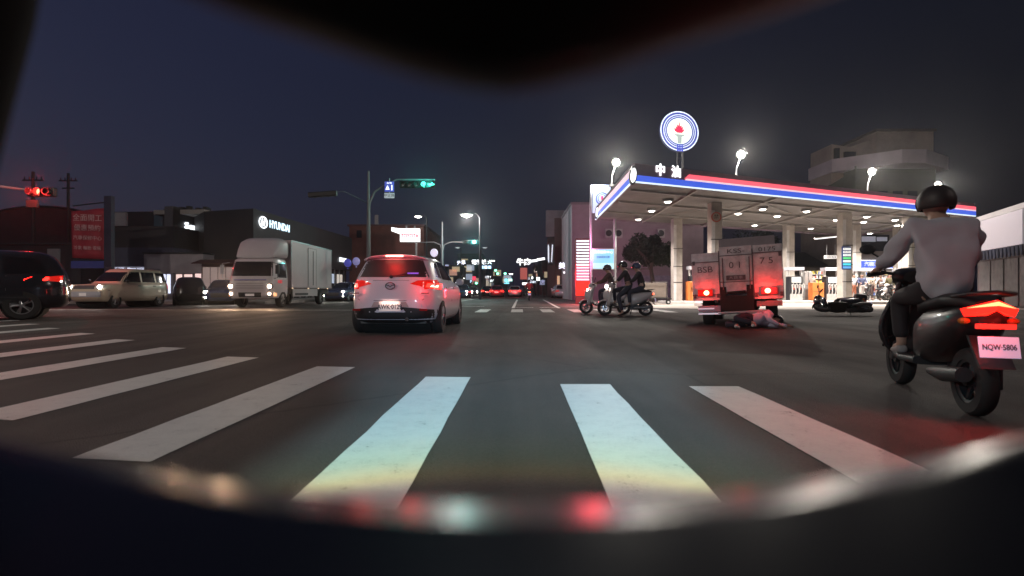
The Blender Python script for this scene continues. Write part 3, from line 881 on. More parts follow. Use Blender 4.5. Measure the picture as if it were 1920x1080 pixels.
m = MB(); m.box2((-2.3, -.12, 2.2), (-.25, .0, 2.65)); m.build('blue_strip', mat('strip_blue', (.05, .07, .30), .5), o)
m = MB(); m.tube([(-2.25, 0, 6.1), (0, 0, 6.35)], .04); m.tube([(-2.25, 0, 2.7), (0, 0, 2.72)], .04); m.build('bracket', PD, o)

# left-centre brick building and sign
o = thing('brick_building', 'reddish brick building end behind the tall mast', 'building', (gx(655, 62), 62, 0))
m = MB(); m.box2((0, 0, 0), (9, 14, 8.6)); m.build('wall', wallmat('brick_red', (.20, .075, .06), .3, .9), o)
m = MB(); m.box2((.9, -.1, 7.2), (1.5, -.003, 8.1)); m.build('window', mat('win_dark', (.02, .02, .025), .1), o)
m = MB(); m.box2((-.2, -.2, 8.6), (9.2, 14.2, 8.8)); m.build('parapet', wallmat('parapet_red', (.13, .06, .06)), o)
m = MB(); m.box((3.2, .4, 9.4), (.4, .3, 1.2)); m.build('vent_stack', wallmat('vent_pale', (.45, .42, .42)), o)
o = thing('box_sign', 'white lit box sign with red letters on a rooftop arm', 'sign', at(769, 441, 55))
m = MB(); m.box((0, 0, 0), (2.1, .4, 1.4)); m.build('box', SIGNW, o)
m = MB(); m.extr([(-1.05, -.1, .7), (-2.0, -.1, .85), (-2.0, -.1, .45), (-1.05, -.1, .1)], (0, .3, 0)); m.build('side_wing', SIGNW, o)
text('lettering', 'TOYOTA', .55, glow('sign_magenta', (.7, .02, .12), .7), o, (.0, -.21, -.1), (R(90), 0, 0), .01, sx=.82, bold=.02)
m = MB(); m.cyl((-.4, 0, .7), (-.4, 0, 1.0), .1); m.cyl((.5, 0, .7), (.5, 0, 1.0), .1); m.cyl((.6, .3, -.7), (.6, .3, -6.6), .12); m.build('mount', STEEL, o)

# right side: pink-lit building row
o = thing('plaster_building', 'tall plain plastered building lit pink beside the price totem', 'building', (gx(1068, 44), 44, 0))
m = MB(); m.box2((.2, 0, 0), (11.5, 9, 8.2)); m.build('wall', wallmat('plaster_pale', (.36, .27, .32)), o)
m = MB(); m.box2((.1, -.08, 8.2), (11.6, 9, 8.4)); m.build('parapet', wallmat('parapet_pale', (.25, .2, .23)), o)
for px in (1141, 1159, 1238):
    p = at(px, 438, 43.9); q = loc(o, p)
    m = MB(); m.box((q[0], -.22, q[2]), (.62, .42, .75)); a_ = m.build('air_conditioner', wallmat('ac_pale', (.5, .46, .48)), o, bevel=.02)
    m = MB(); m.lathe([(.0, -.445), (.24, -.445), (.27, -.435)], (q[0] - .03, 0, q[2]), 'y'); m.build('fan_grille', PD, a_)
m = MB()
for z in (2.6,): m.box2((1.2, -.5, z), (7, 0, z + .12))
m.build('ledge', wallmat('ledge', (.25, .2, .2)), o)
for px, w in ((1200, 3.0), (1165, 1.5)):
    m = MB(); q = gx(px, 44) - o.location.x; m.box2((q, -.04, .1), (q + w, -.003, 2.1)); m.build('shutter', mat('shutter_lav', (.34, .31, .42), .6, var=.4, scale=3), o)
o = thing('corner_shop', 'narrow dark corner shop with vertical neon letters and warm lit entrance', 'building', (gx(1040, 62), 62, 0))
m = MB(); m.box2((0, 0, 0), (5.5, 13, 9.6)); m.build('wall', wallmat('shop_dark', (.16, .09, .09)), o)
m = MB(); m.box2((-1.0, .4, 7.4), (1.7, 1.4, 10.6)); m.build('roof_block', wallmat('block_lilac', (.34, .28, .32)), o)
for k in range(4):
    m = MB(); m.box2((.3 + k * .75, -.04, .2), (.6 + k * .75, -.003, 2.6)); m.build('lit_door', glow('warm_door', (1, .62, .38), .55), o)
o = thing('vertical_neon', 'tall slanted lit vertical sign with white strokes on the dark corner shop', 'sign', at(1033, 476, 60))
m = MB(); m.box((0, 0, 0), (.5, 1.6, 2.4)); m.build('box', mat('neon_box', (.05, .05, .06), .5), o)
m = MB()
for y, z0, z1 in ((-.5, -1, .8), (-.15, -.9, .9), (.3, -.8, 1.0), (.6, -.6, 1.1)): m.tube([(-.27, y, z0), (-.27, y, z1)], .05, 6)
m.tube([(-.27, -.5, -1), (-.27, -.15, -.9)], .05, 6); m.tube([(-.27, .3, 1.0), (-.27, .6, 1.1)], .05, 6)
m.tube([(0, -.82, -1.0), (.12, -.82, 1.0)], .06, 6); m.build('stroke', glow('neon_white', (.85, .88, 1), 1.0), o)
# skyline blocks of the far street
def block(px0, px1, py, y, label, c, wins=0, seed=0, name='street_building'):
    x0, x1 = gx(px0, y), gx(px1, y)
    h = HC + (545 - py) / 960 * y
    o = thing(name, label, 'building', (x0, y, 0))
    m = MB(); m.box2((0, 0, 0), (x1 - x0, 16, h)); m.build('wall', wallmat('block_%d' % seed, c), o)
    m = MB(); m.box2((-.1, -.1, h), (x1 - x0 + .1, 16, h + .35)); m.build('parapet', wallmat('block_par', (.05, .045, .05)), o)
    rnd = random.Random(seed)
    for k in range(wins):
        a = rnd.uniform(.1, .8) * (x1 - x0); z = rnd.uniform(.2, .85) * h; s_ = y / 60
        m = MB(); m.box2((a, -.06, z), (a + .9 * s_, -.003, z + .7 * s_)); m.build('lit_window', glow('w_%d' % (k % 3), ((1, .8, .5), (.7, .8, 1), (1, .55, .4))[k % 3], .35), o)
block(694, 800, 492, 95, 'low dark shop row behind the white hatchback', (.07, .05, .06), 3, 1)
block(800, 862, 500, 120, 'dark low building under the white star shaped neon', (.06, .05, .07), 4, 2)
block(858, 905, 478, 150, 'taller dark building behind the green traffic light', (.05, .05, .07), 5, 3)
block(896, 935, 505, 190, 'far dark block on the left of the street end', (.05, .05, .07), 4, 4)
block(930, 952, 522, 260, 'farthest low block closing the street', (.05, .05, .07), 2, 5)
block(1003, 1022, 500, 130, 'far narrow block on the right of the street end', (.07, .05, .06), 3, 6)
block(1016, 1048, 492, 95, 'dark shop building below the slanted white signs', (.07, .045, .045), 4, 7)
block(986, 1006, 520, 230, 'farthest low block on the right of the street', (.05, .04, .05), 2, 8)

# far street signs and lamps
def sign(px, py, y, w, h, c, s, label, txt=None, tc=None, rot=0, cat='sign', post=True):
    p = at(px, py, y)
    k = y / 960; w *= 1.15; h *= 1.2; s *= 1.3
    o = thing('street_sign' if not txt else 'lit_sign', label, cat, p)
    m = MB(); m.box((0, .1, 0), (w * k, .2, h * k)); b = m.build('casing', mat('neon_box', (.05, .05, .06), .5), o)
    if txt:
        text('lettering', txt, h * k * .95, glow('sg_%s' % label[:18], c, s), b, (0, -.01, 0), (R(90), 0, 0), .01, bold=h * k * .03)
    else:
        m = MB(); m.box((0, -.01, 0), (w * k * .94, .02, h * k * .9)); m.build('lit_face', glow('sg_%s' % label[:18], c, s), b)
    if post:
        m = MB(); m.cyl((0, .25, -p.z), (0, .25, h * k * .4), .05 * y / 60, n=6); m.build('post', PD, o)
    o.rotation_euler = (0, rot, 0)
    return o
sign(865, 493, 110, 22, 7, (.8, .85, 1), 1.8, 'white star and lettering neon left of the longest neon', '汽車', rot=-.1)
sign(898, 492, 115, 26, 8, (.95, .97, 1), 2.2, 'longest white neon lettering below the green light', '電器城')
sign(918, 492, 116, 5, 7, (.8, 1, 1), 2, 'short white neon at the end of the longest neon', '大')
for k, (x, c, lb) in enumerate(((904, (.45, .7, 1), 'left'), (911, (.7, .85, 1), 'middle'), (918, (.45, .7, 1), 'right'))):
    sign(x, 501, 112, 5, 5, c, 2.0, lb + ' of the three small pale blue square lights')
sign(915, 520, 140, 9, 5, (.95, .95, 1), 1.8, 'upper of the two stepped white signs at the street end', 'KTV')
sign(922, 527, 140, 9, 6, (.9, 1, 1), 1.8, 'lower of the two stepped white signs at the street end', 'W')
sign(950, 528, 150, 5, 9, (.25, .8, 1), 1.8, 'cyan vertical sign in the middle of the street end', '生')
sign(956, 525, 160, 8, 4, (.6, 1, .9), 1.6, 'pale green sign right of the cyan vertical sign')
sign(861, 531, 80, 13, 3.5, (1, 1, 1), 2.0, 'flat white lit bar over the left lane traffic')
sign(883, 528, 120, 5, 6, (.5, .75, 1), 1.3, 'small blue white sign above the left lane traffic', 'P')
sign(889, 522, 118, 6, 7, (.9, .06, .12), 1.0, 'dim red square sign above the left lane traffic')
sign(838, 498, 100, 12, 3, (.5, .55, .8), .7, 'faint blue lettering just right of the hatchback mirror', '停車')
sign(982, 492, 75, 14, 12, (1, 1, 1), 1.5, 'white square box sign at the top of the narrow pole sign', '牛肉')
sign(982, 513, 75, 12, 20, (.55, .12, .10), .5, 'dull red vertical sign under the white square box sign', None, post=False)
sign(984, 532, 74, 9, 4, (1, .95, .9), 1.5, 'small white bar sign near the ground right of the street end')
sign(1004, 507, 82, 7, 9, (.9, .7, .6), .9, 'amber curled neon hook on the right shop building', 'L')
sign(998, 521, 84, 7, 6, (1, 1, 1), 1.7, 'left of the pair of round white shop signs', '8')
sign(1009, 523, 84, 6, 6, (1, 1, 1), 1.7, 'right of the pair of round white shop signs')
sign(1000, 529, 80, 12, 4, (.8, .9, 1), 1.1, 'pale lettering strip beneath the round white shop signs', '水果行')
sign(1001, 489, 70, 13, 4, (1, 1, 1), 1.6, 'left of the two slanted white strip signs', None, rot=R(-7))
sign(1014, 486, 66, 14, 4, (1, 1, 1), 1.6, 'right of the two slanted white strip signs', None, rot=R(-9))
sign(1060, 499, 50, 9, 11, (.85, .85, 1), 1.2, 'small white and violet lit sign beside the totem wall', '美髮', post=False)
sign(1061, 511, 49.8, 9, 3, (1, .9, .95), 1.5, 'white bar under the small violet lit sign', None, post=False)
sign(1017, 530, 60, 8, 9, (.35, .4, .6), .5, 'dim bluish shop board left of the warm lit entrance', '店')

def mast_lamp(px, py, y, label, arm, pole_px, zt=None, size=.35, lit=True, pw=0, s=1.0):
    p = at(px, py, y)
    xp = gx(pole_px, y)
    o = thing('street_lamp', label, 'street lamp', (xp, y, 0), group='street lamps along the far street')
    m = MB(); m.tube([(0, 0, 0), (0, 0, p.z - .3), ((p.x - xp) * .3, 0, p.z + .1), (p.x - xp, 0, p.z + .1)], [.11, .08, .05, .04], 8); m.build('pole', mat('lamp_pole_dark', (.05, .05, .06), .7), o)
    m = MB(); m.ell((p.x - xp, 0, p.z), (size * 1.6, size * 1.2, .12), 12, 6); m.build('lamp_head', STEEL, o)
    m = MB(); m.ell((p.x - xp, 0, p.z - .05), (size * 1.2, size, .11 * s + .04), 12, 6); m.build('lens', LAMPW if lit else mat('lens_dim', (.7, .7, .7), .4, emit=(.9, .95, 1), es=.8), o)
    if pw: put_light(lamp('POINT', (p.x - xp, 0, p.z - .4), pw, (1, .95, .88), .15), o)
    return o
mast_lamp(875, 402, 46, 'brightest street lamp of the far street above the green light', 1, 900, size=.42, pw=1500)
mast_lamp(784, 405, 60, 'street lamp above the white box sign', 1, 800, size=.35)
mast_lamp(858, 463.5, 90, 'dim lamp left below the green light', 0, 864, size=.35, lit=False)
mast_lamp(909, 463.5, 90, 'dim lamp right below the green light', 0, 903, size=.35, lit=False)
mast_lamp(924, 488, 120, 'distant lamp at the end of the long neon', 0, 930, size=.4)
mast_lamp(868, 521, 130, 'lowest distant lamp above the left lane traffic', 0, 872, size=.35)
mast_lamp(958, 513, 150, 'distant white lamp right of the two green lights', 0, 962, size=.5)

# ---- traffic lights
GREEN = glow('signal_green', (.10, 1.0, .72), 3.5)
REDSIG = glow('signal_red', (1.0, .12, .06), 9)
SIGB = mat('signal_black', (.012, .012, .013), .5)
def visor(m, x, z, r=.15):
    for k in range(9):
        t = math.pi * k / 8; t2 = math.pi * (k + 1) / 8
    m.lathe([(r, -.05), (r, -.26), (r + .012, -.26), (r + .012, -.05)], (x, 0, z), 'y', 16)
def arrow(m, x, z, ang, s=.115):
    pts = [(-.9, -.22), (.1, -.22), (.1, -.62), (1, 0), (.1, .62), (.1, .22), (-.9, .22)]
    c, q = math.cos(ang), math.sin(ang)
    m.extr([(x + s * (a * c - b * q), -.085, z + s * (a * q + b * c)) for a, b in pts], (0, .02, 0))
def signal_row(o, cx, z, n, y=0, pitch=.36):
    m = MB(); m.box((cx, y + .05, z), (n * pitch + .08, .22, .42)); hs_ = m.build('signal_housing', SIGB, o, bevel=.05)
    m = MB()
    for k in range(n): visor(m, cx + (k - (n - 1) / 2) * pitch, z)
    m.build('visor', SIGB, hs_)
    for k in range(n):
        m = MB(); m.lathe([(0, -.075), (.12, -.07), (.135, -.06)], (cx + (k - (n - 1) / 2) * pitch, 0, z), 'y', 16)
        m.build('dead_lens', mat('dead_lens', (.03, .03, .03), .2), hs_)
    return hs_
o = thing('traffic_signal', 'overhead five lamp signal showing two green arrows, on a tall mast', 'traffic light', (gx(691, 30), 30, 0))
px_m = 30 / 960
zc = at(0, 346, 30).z
xs = gx(782, 30) - o.location.x
m = MB(); m.tube([(0, 0, 0), (0, 0, 4.5), (0, 0, 7.8)], [.13, .11, .06], 10)
m.tube([(0, 0, 5.0), (.05, 0, 5.9), (.35, 0, 6.6), (.9, 0, 6.95)], [.07, .07, .06, .05], 8); m.tube([(.9, 0, 6.95), (xs - 1.2, .1, zc + .32), (xs + 1.05, .1, zc + .3)], [.05, .05, .045], 8)
m.build('mast', mat('mast_grey', (.16, .15, .16), .6), o)
hs_ = signal_row(o, xs, zc, 5, pitch=.40)
m = MB(); arrow(m, xs + .42, zc, math.pi / 2, .19); m.tube([(xs + .40 + .13 * math.cos(t), -.08, zc + .13 * math.sin(t)) for t in [math.pi * (.6 + k * .12) for k in range(9)]], .022, 6); m.build('green_straight_arrow', GREEN, hs_)
m = MB(); arrow(m, xs + .84, zc, 0, .20); m.build('green_right_arrow', GREEN, hs_)
put_light(lamp('POINT', (xs + .6, -.9, zc), 160, (.05, 1, .75), .15), o)
o = thing('route_sign', 'blue route shield sign above a small white plate on the signal arm', 'sign', at(730, 350, 29.9))
m = MB(); m.box((0, 0, 0), (.56, .04, .6)); s_ = m.build('shield', mat('sign_blue_m', (.07, .10, .55), .5, emit=(.12, .16, .8), es=.35), o, bevel=.06)
text('lettering', '1', .42, SIGNW, s_, (.15, -.025, -.08), (R(90), 0, 0), .002, bold=.01)
text('lettering', '台南', .12, SIGNW, s_, (0, -.025, .20), (R(90), 0, 0), .002, sx=1.3)
m = MB(); m.extr([(-.22, -.022, -.18), (.02, -.022, -.18), (-.1, -.022, .08)], (0, -.004, 0)); m.build('symbol', SIGNW, s_)
m = MB(); m.box((.0, .0, -.52), (.58, .04, .3)); p_ = m.build('plate', mat('plate_pale', (.5, .5, .55), .5, emit=(.7, .7, .8), es=.3), o)
text('lettering', '中正路', .2, PD, p_, (0, -.025, -.52), (R(90), 0, 0), .002)
m = MB(); m.cyl((0, .05, -.6), (0, .05, .5), .03); m.build('bracket', STEEL, o)
# dark signal seen from behind
o = thing('dark_signal', 'unlit signal housing seen from behind, hanging over the opposite lanes', 'traffic light', at(605, 364, 26))
m = MB(); m.box((0, 0, 0), (1.45, .22, .26), (0, R(-4), 0)); m.build('housing', SIGB, o, bevel=.04)
m = MB()
for k in range(4): m.lathe([(.12, .1), (.12, .28), (.13, .28), (.13, .1)], (-.52 + k * .35, 0, -.03 + k * .025), 'y', 14)
m.build('visor', SIGB, o)
m = MB(); m.tube([(.6, .1, .12), (.9, .6, .25), (gx(691, 30) - o.location.x - .1, 4, .25)], [.015, .025, .035], 6); m.build('arm', mat('arm_dark', (.035, .035, .05), .6), o)
# red signal at the left
o = thing('traffic_signal', 'signal with a lit red lamp at the far left of the crossing', 'traffic light', (gx(-20, 24), 24, 0))
pr = at(76, 360, 24)
q = loc(o, pr)
m = MB(); m.tube([(0, 0, 0), (0, 0, q[2] + .3), (.6, 0, q[2] + .25), (q[0] - .2, 0, q[2] + .05)], [.12, .09, .06, .04], 8); m.build('mast', STEEL, o)
hs_ = signal_row(o, q[0] + .04, q[2], 3, pitch=.40)
m = MB(); m.lathe([(0, -.10), (.15, -.09), (.16, -.075)], (q[0], 0, q[2]), 'y', 16); m.build('red_lamp', REDSIG, hs_)
m = MB(); m.box((q[0] - .38, 0, q[2] - .55), (.5, .12, .35)); m.build('side_box', SIGB, o)
put_light(lamp('POINT', (q[0], -.5, q[2]), 380, (1, .03, .03), .1), o)
# green signal over the far junction
o = thing('traffic_signal', 'two armed pole carrying the single round green light', 'traffic light', (gx(829, 48), 48, 0))
pg = at(889, 454, 48); q = loc(o, pg)
m = MB(); m.tube([(0, 0, 0), (0, 0, q[2] - 1), (0, 0, q[2] + 1.9)], [.13, .11, .06], 10)
m.tube([(0, 0, q[2] - .9), (.2, 0, q[2] - .25), (.8, 0, q[2]), (q[0] - .3, 0, q[2])], [.06, .06, .05, .04], 8)
m.tube([(0, 0, q[2] - .9), (-.2, 0, q[2] - .25), (-.8, 0, q[2]), (-3.4, 0, q[2] - .05)], [.06, .06, .05, .04], 8); m.build('mast', mat('mast_grey', (.16, .15, .16), .6), o)
hs_ = signal_row(o, q[0] - .2, q[2], 4, pitch=.40)
m = MB(); m.lathe([(0, -.10), (.15, -.09), (.16, -.08)], (q[0] + .02, 0, q[2]), 'y', 16); m.build('green_lamp', glow('signal_green_round', (.3, 1, .8), 12), hs_)
put_light(lamp('POINT', (q[0], -.5, q[2]), 500, (.03, .8, .75), .1), o)
for px, py, y, lb in ((928, 507, 120, 'upper of the three distant green lights'), (932, 513, 112, 'lower wide distant green light'), (946, 513, 135, 'rightmost distant green light'), (892, 531, 75, 'small low green light above the left lane traffic')):
    p = at(px, py, y); k = y / 960
    o = thing('distant_signal', lb, 'traffic light', p, group='distant green traffic lights')
    m = MB(); m.box((0, .1, 0), (9 * k, .2, 4.4 * k)); m.build('housing', SIGB, o)
    m = MB(); m.ell((1.2 * k, -.05, 0), (2.6 * k, .1, 1.9 * k), 12, 6); m.build('green_lamp', glow('signal_green_far', (.25, 1, .6), 4), o)
    m = MB(); m.cyl((-4 * k, .1, 0), (-4 * k, .1, -p.z), .08); m.build('post', PD, o)
# utility poles
for px, y, top, lb in ((128, 48, 325, 'thin utility pole with crossarms right of the red signal'), (62, 42, 322, 'utility pole just behind the red signal')):
    o = thing('utility_pole', lb, 'utility pole', (gx(px, y), y, 0)); zt = at(0, top, y).z
    m = MB(); m.cyl((0, 0, 0), (0, 0, zt), .17, .11); m.build('pole', mat('pole_dark', (.05, .045, .05), .7), o)
    m = MB(); m.box((0, 0, zt - .7), (1.7, .1, .1)); m.box((0, 0, zt - 1.4), (1.1, .1, .1)); m.build('crossarm', mat('pole_dark', (.05, .045, .05), .7), o)
    m = MB()
    for x in (-.7, -.3, .3, .7): m.cyl((x, 0, zt - .65), (x, 0, zt - .4), .05, .03, 8)
    m.build('insulator', PD, o)
# globe lantern and bluish balloons behind the hatchback
o = thing('globe_lantern', 'white globe lantern just above the roof of the white hatchback', 'lamp', (gx(814, 40), 40, 0)); p = at(814, 474, 40)
m = MB(); m.cyl((0, 0, 0), (0, 0, p.z - .2), .06); m.build('post', STEEL, o)
m = MB(); m.ell((0, 0, p.z), (.30, .30, .32), 16, 10); m.build('globe', glow('globe_lit', (.80, .72, .9), .9), o)
for dx, dz, c, lb in ((0, 0, (.10, .10, .55), 'blue balloon left of the hatchback roof'), (.55, .1, (.35, .32, .65), 'lilac balloon left of the hatchback roof')):
    p = at(652, 493, 33); o = thing('balloon', lb, 'balloon', (p.x + dx, p.y, p.z + dz))
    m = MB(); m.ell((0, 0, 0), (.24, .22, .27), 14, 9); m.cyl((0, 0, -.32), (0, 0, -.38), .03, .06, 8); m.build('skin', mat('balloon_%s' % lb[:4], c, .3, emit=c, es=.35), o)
    m = MB(); m.tube([(0, 0, -.38), (.05, 0, -1.2), (0, 0, -p.z - dz + .13)], .008, 4); m.build('string', PD, o)
# concrete tower on the right
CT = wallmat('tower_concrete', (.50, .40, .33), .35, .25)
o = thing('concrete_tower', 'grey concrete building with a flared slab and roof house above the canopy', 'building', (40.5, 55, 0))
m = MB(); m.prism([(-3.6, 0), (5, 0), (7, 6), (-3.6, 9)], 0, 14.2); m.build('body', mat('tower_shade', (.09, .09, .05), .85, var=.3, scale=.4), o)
m = MB(); m.prism([(-5.2, 1.5), (-.5, -2.5), (2.0, -2.5), (6.8, .5), (6.8, 6), (-5.2, 6)], 13.9, 15.3)
sl = m.build('flared_slab', wallmat('slab_lilac', (.66, .56, .58), .2, .4), o)
m = MB(); m.box2((-.6, 1.0, 15.4), (5.6, 7, 18.2)); m.build('roof_house', CT, o)
m = MB(); m.box2((-.8, .8, 18.2), (5.8, 7.2, 18.45)); m.build('roof_slab', wallmat('slab_dark', (.12, .10, .09)), o)
m = MB(); m.extr([(-5.0, 2, 12.6), (-.6, 2, 15.4), (-.6, 2, 17.6), (-2.9, 2, 16.8), (-4.9, 2, 17.1)], (0, 4, 0)); m.build('side_wing', CT, o)
m = MB(); m.box2((-4.7, 1.7, 15.4), (-4.2, 2.0, 16.6)); m.box2((-3.6, 1.7, 15.5), (-2.4, 2.0, 16.2)); m.build('window', mat('win_dark', (.02, .02, .025), .1), o)
m = MB()
for k in range(5): m.box2((-2.8 + k * 1.6, -.08, 9.0), (-1.8 + k * 1.6, -.003, 11.5))
m.build('window_row', mat('win_dark', (.02, .02, .025), .1), o)
# shop with green corrugated band and blank billboard at the right edge
o = thing('corner_store', 'low store with green corrugated band and a large blank white billboard', 'building', (25.0, 27.5, 0))
d2 = Vector((-4.6, -9.9, 0)).normalized()
ang2 = math.atan2(d2.y, d2.x)
o.rotation_euler = (0, 0, ang2)
L2 = 10
m = MB(); m.box2((0, 0, 0), (L2, 5, 2.9)); m.build('wall', wallmat('store_dark', (.06, .045, .05)), o)
m = MB(); m.box2((-.1, -.2, 2.9), (L2, 5, 4.35)); gb = m.build('green_band', mat('green_metal', (.07, .22, .07), .5, var=.2), o)
m = MB()
for k in range(5): m.box2((-.1, -.24, 3.0 + k * .28), (L2, -.203, 3.12 + k * .28))
m.build('corrugation', mat('green_pale', (.25, .42, .22), .5), gb)
m = MB(); m.box2((-.2, -.35, 4.38), (L2, 5.1, 4.62)); m.build('roof_edge', wallmat('roof_white', (.55, .53, .55)), o)
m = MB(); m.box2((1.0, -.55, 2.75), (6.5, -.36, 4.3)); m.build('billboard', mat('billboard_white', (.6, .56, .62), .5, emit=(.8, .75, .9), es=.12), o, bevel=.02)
for k in range(6):
    m = MB(); m.box2((.4 + k * 1.5, -.05, .1), (1.7 + k * 1.5, -.003, 2.3)); m.build('shutter', mat('shutter_dim', (.09, .08, .085), .6, var=.5, scale=3), o)
m = MB()
for k in range(24): m.cyl((.4 + k * .38, -.7, 2.75), (.4 + k * .38 + .05, -.7, 2.3), .09, .05, 6)
m.build('hanging_goods', mat('goods_dark', (.06, .07, .12), .6, var=.5, scale=2), o)

# ---- trees
LEAF = mat('leaves', (.018, .026, .012), .8, var=.5, scale=2)
BARK = mat('bark', (.05, .04, .03), .9)
def tree(x, y, h, r, label, seed, cz=None, n=5600, flat=.62):
    rnd = random.Random(seed)
    o = thing('tree', label, 'tree', (x, y, 0))
    cz = cz or h - r * flat
    m = MB(); m.tube([(0, 0, 0), (.12, 0, cz * .35), (-.05, .1, cz * .7), (.1, 0, cz)], [.2, .16, .13, .08], 9)
    tips = []
    for k in range(8):
        t = 2 * math.pi * k / 8 + rnd.random(); e = rnd.uniform(.4, .9)
        p = (r * e * math.cos(t), r * e * math.sin(t), cz + rnd.uniform(-.2, .5) * r * flat)
        tips.append(p)
        m.tube([(0, .05, cz * rnd.uniform(.55, .8)), (p[0] * .5, p[1] * .5, cz * .93), p], [.08, .05, .02], 6)
    m.build('trunk', BARK, o, smooth=60)
    m = MB()
    cl = [(rnd.uniform(-1, 1), rnd.uniform(-1, 1), rnd.uniform(-.7, 1)) for _ in range(26)]
    cl = [(a * r * .72, b * r * .72, cz + c * r * flat * .75, rnd.uniform(.22, .42) * r) for a, b, c in cl if a * a + b * b + c * c < 1.35]
    for k in range(n):
        c = rnd.choice(cl)
        d = Vector((rnd.gauss(0, 1), rnd.gauss(0, 1), rnd.gauss(0, 1))).normalized() * c[3] * rnd.random() ** .4
        p = Vector((c[0], c[1], c[2])) + d
        a = Vector((rnd.gauss(0, 1), rnd.gauss(0, 1), rnd.gauss(0, 1))).normalized()
        b = a.orthogonal().normalized() * rnd.uniform(.05, .10)
        a = a * rnd.uniform(.10, .2)
        m.add([p - a, p + b, p + a, p - b], [(0, 1, 2, 3)])
    m.build('crown', LEAF, o, fix=False)
tree(gx(1222, 37), 37, 5.4, 2.1, 'dark leafy tree leaning beside the left canopy edge', 3, cz=3.6)
tree(gx(1400, 48), 48, 5.5, 3.0, 'dark tree behind the station yard wall', 5, cz=4.4)
# ================================================================= VEHICLES
class Shape:
    """rounded plan outlines stacked by height"""
    def __init__(self, sl, n=5.0):
        self.sl, self.n = sl, n
    def at(self, z):
        sl = self.sl
        z = min(max(z, sl[0][0]), sl[-1][0])
        for i in range(len(sl) - 1):
            if z <= sl[i + 1][0] + 1e-9: break
        a, b = sl[i], sl[i + 1]
        t = (z - a[0]) / (b[0] - a[0])
        p = sl[max(i - 1, 0)]; q = sl[min(i + 2, len(sl) - 1)]
        out = []
        for k in (1, 2, 3):
            def tan(p0, p1, p2):
                d0 = (p1[k] - p0[k]) / max(p1[0] - p0[0], 1e-6); d1 = (p2[k] - p1[k]) / max(p2[0] - p1[0], 1e-6)
                return 0 if d0 * d1 <= 0 else 2 * d0 * d1 / (d0 + d1)
            h = b[0] - a[0]
            d = (b[k] - a[k]) / h
            m0 = (tan(p, a, b) if i > 0 else d) * h
            m1 = (tan(a, b, q) if i < len(sl) - 2 else d) * h
            t2, t3 = t * t, t * t * t
            out.append((2 * t3 - 3 * t2 + 1) * a[k] + (t3 - 2 * t2 + t) * m0 + (-2 * t3 + 3 * t2) * b[k] + (t3 - t2) * m1)
        return out
    def rear(self, fx, z, off=0.004):     # fx in -1..1 of half width
        hw, yr, yf = self.at(z)
        c, l = (yr + yf) / 2, (yf - yr) / 2
        return (hw * fx, c - l * (1 - abs(fx) ** self.n) ** (1 / self.n) - off, z)
    def front(self, fx, z, off=0.004):
        hw, yr, yf = self.at(z)
        c, l = (yr + yf) / 2, (yf - yr) / 2
        return (hw * fx, c + l * (1 - abs(fx) ** self.n) ** (1 / self.n) + off, z)
    def side(self, y, z, s, off=0.004):
        hw, yr, yf = self.at(z)
        c, l = (yr + yf) / 2, (yf - yr) / 2
        u = min(.999, abs((y - c) / l))
        return (s * (hw * (1 - u ** self.n) ** (1 / self.n) + off), y, z)
    def body(self, nz=34, nt=72):
        m = MB()
        zs = set()
        for i in range(len(self.sl) - 1):
            a, b = self.sl[i][0], self.sl[i + 1][0]
            k = max(1, round((b - a) / .05))
            for j in range(k): zs.add(a + (b - a) * j / k)
        zs = sorted(zs) + [self.sl[-1][0]]
        vs = []
        for z in zs:
            hw, yr, yf = self.at(z)
            c, l = (yr + yf) / 2, (yf - yr) / 2
            for k in range(nt):
                t = 2 * math.pi * (k + .5) / nt
                ct, st = math.cos(t), math.sin(t)
                vs.append((hw * math.copysign(abs(ct) ** (2 / self.n), ct), c + l * math.copysign(abs(st) ** (2 / self.n), st), z))
        fs = []
        for i in range(len(zs) - 1):
            for k in range(nt):
                fs.append((i * nt + k, i * nt + (k + 1) % nt, (i + 1) * nt + (k + 1) % nt, (i + 1) * nt + k))
        fs += [tuple(range(nt - 1, -1, -1)), tuple(range((len(zs) - 1) * nt, len(zs) * nt))]
        m.add(vs, fs)
        return m
def bil(q, u, v):
    a = [q[0][i] + (q[1][i] - q[0][i]) * u for i in (0, 1)]
    b = [q[3][i] + (q[2][i] - q[3][i]) * u for i in (0, 1)]
    return [a[i] + (b[i] - a[i]) * v for i in (0, 1)]
def patch(fn, q, nu=10, nv=7, m=None):
    """q: 4 corners in the surface's own coordinates, bottom-left, bottom-right, top-right, top-left"""
    m = m or MB()
    pts = []
    for i in range(nu):
        for j in range(nv):
            a, b = bil(q, i / (nu - 1), j / (nv - 1))
            pts.append(fn(a, b))
    m.grid(pts, nu, nv)
    return m

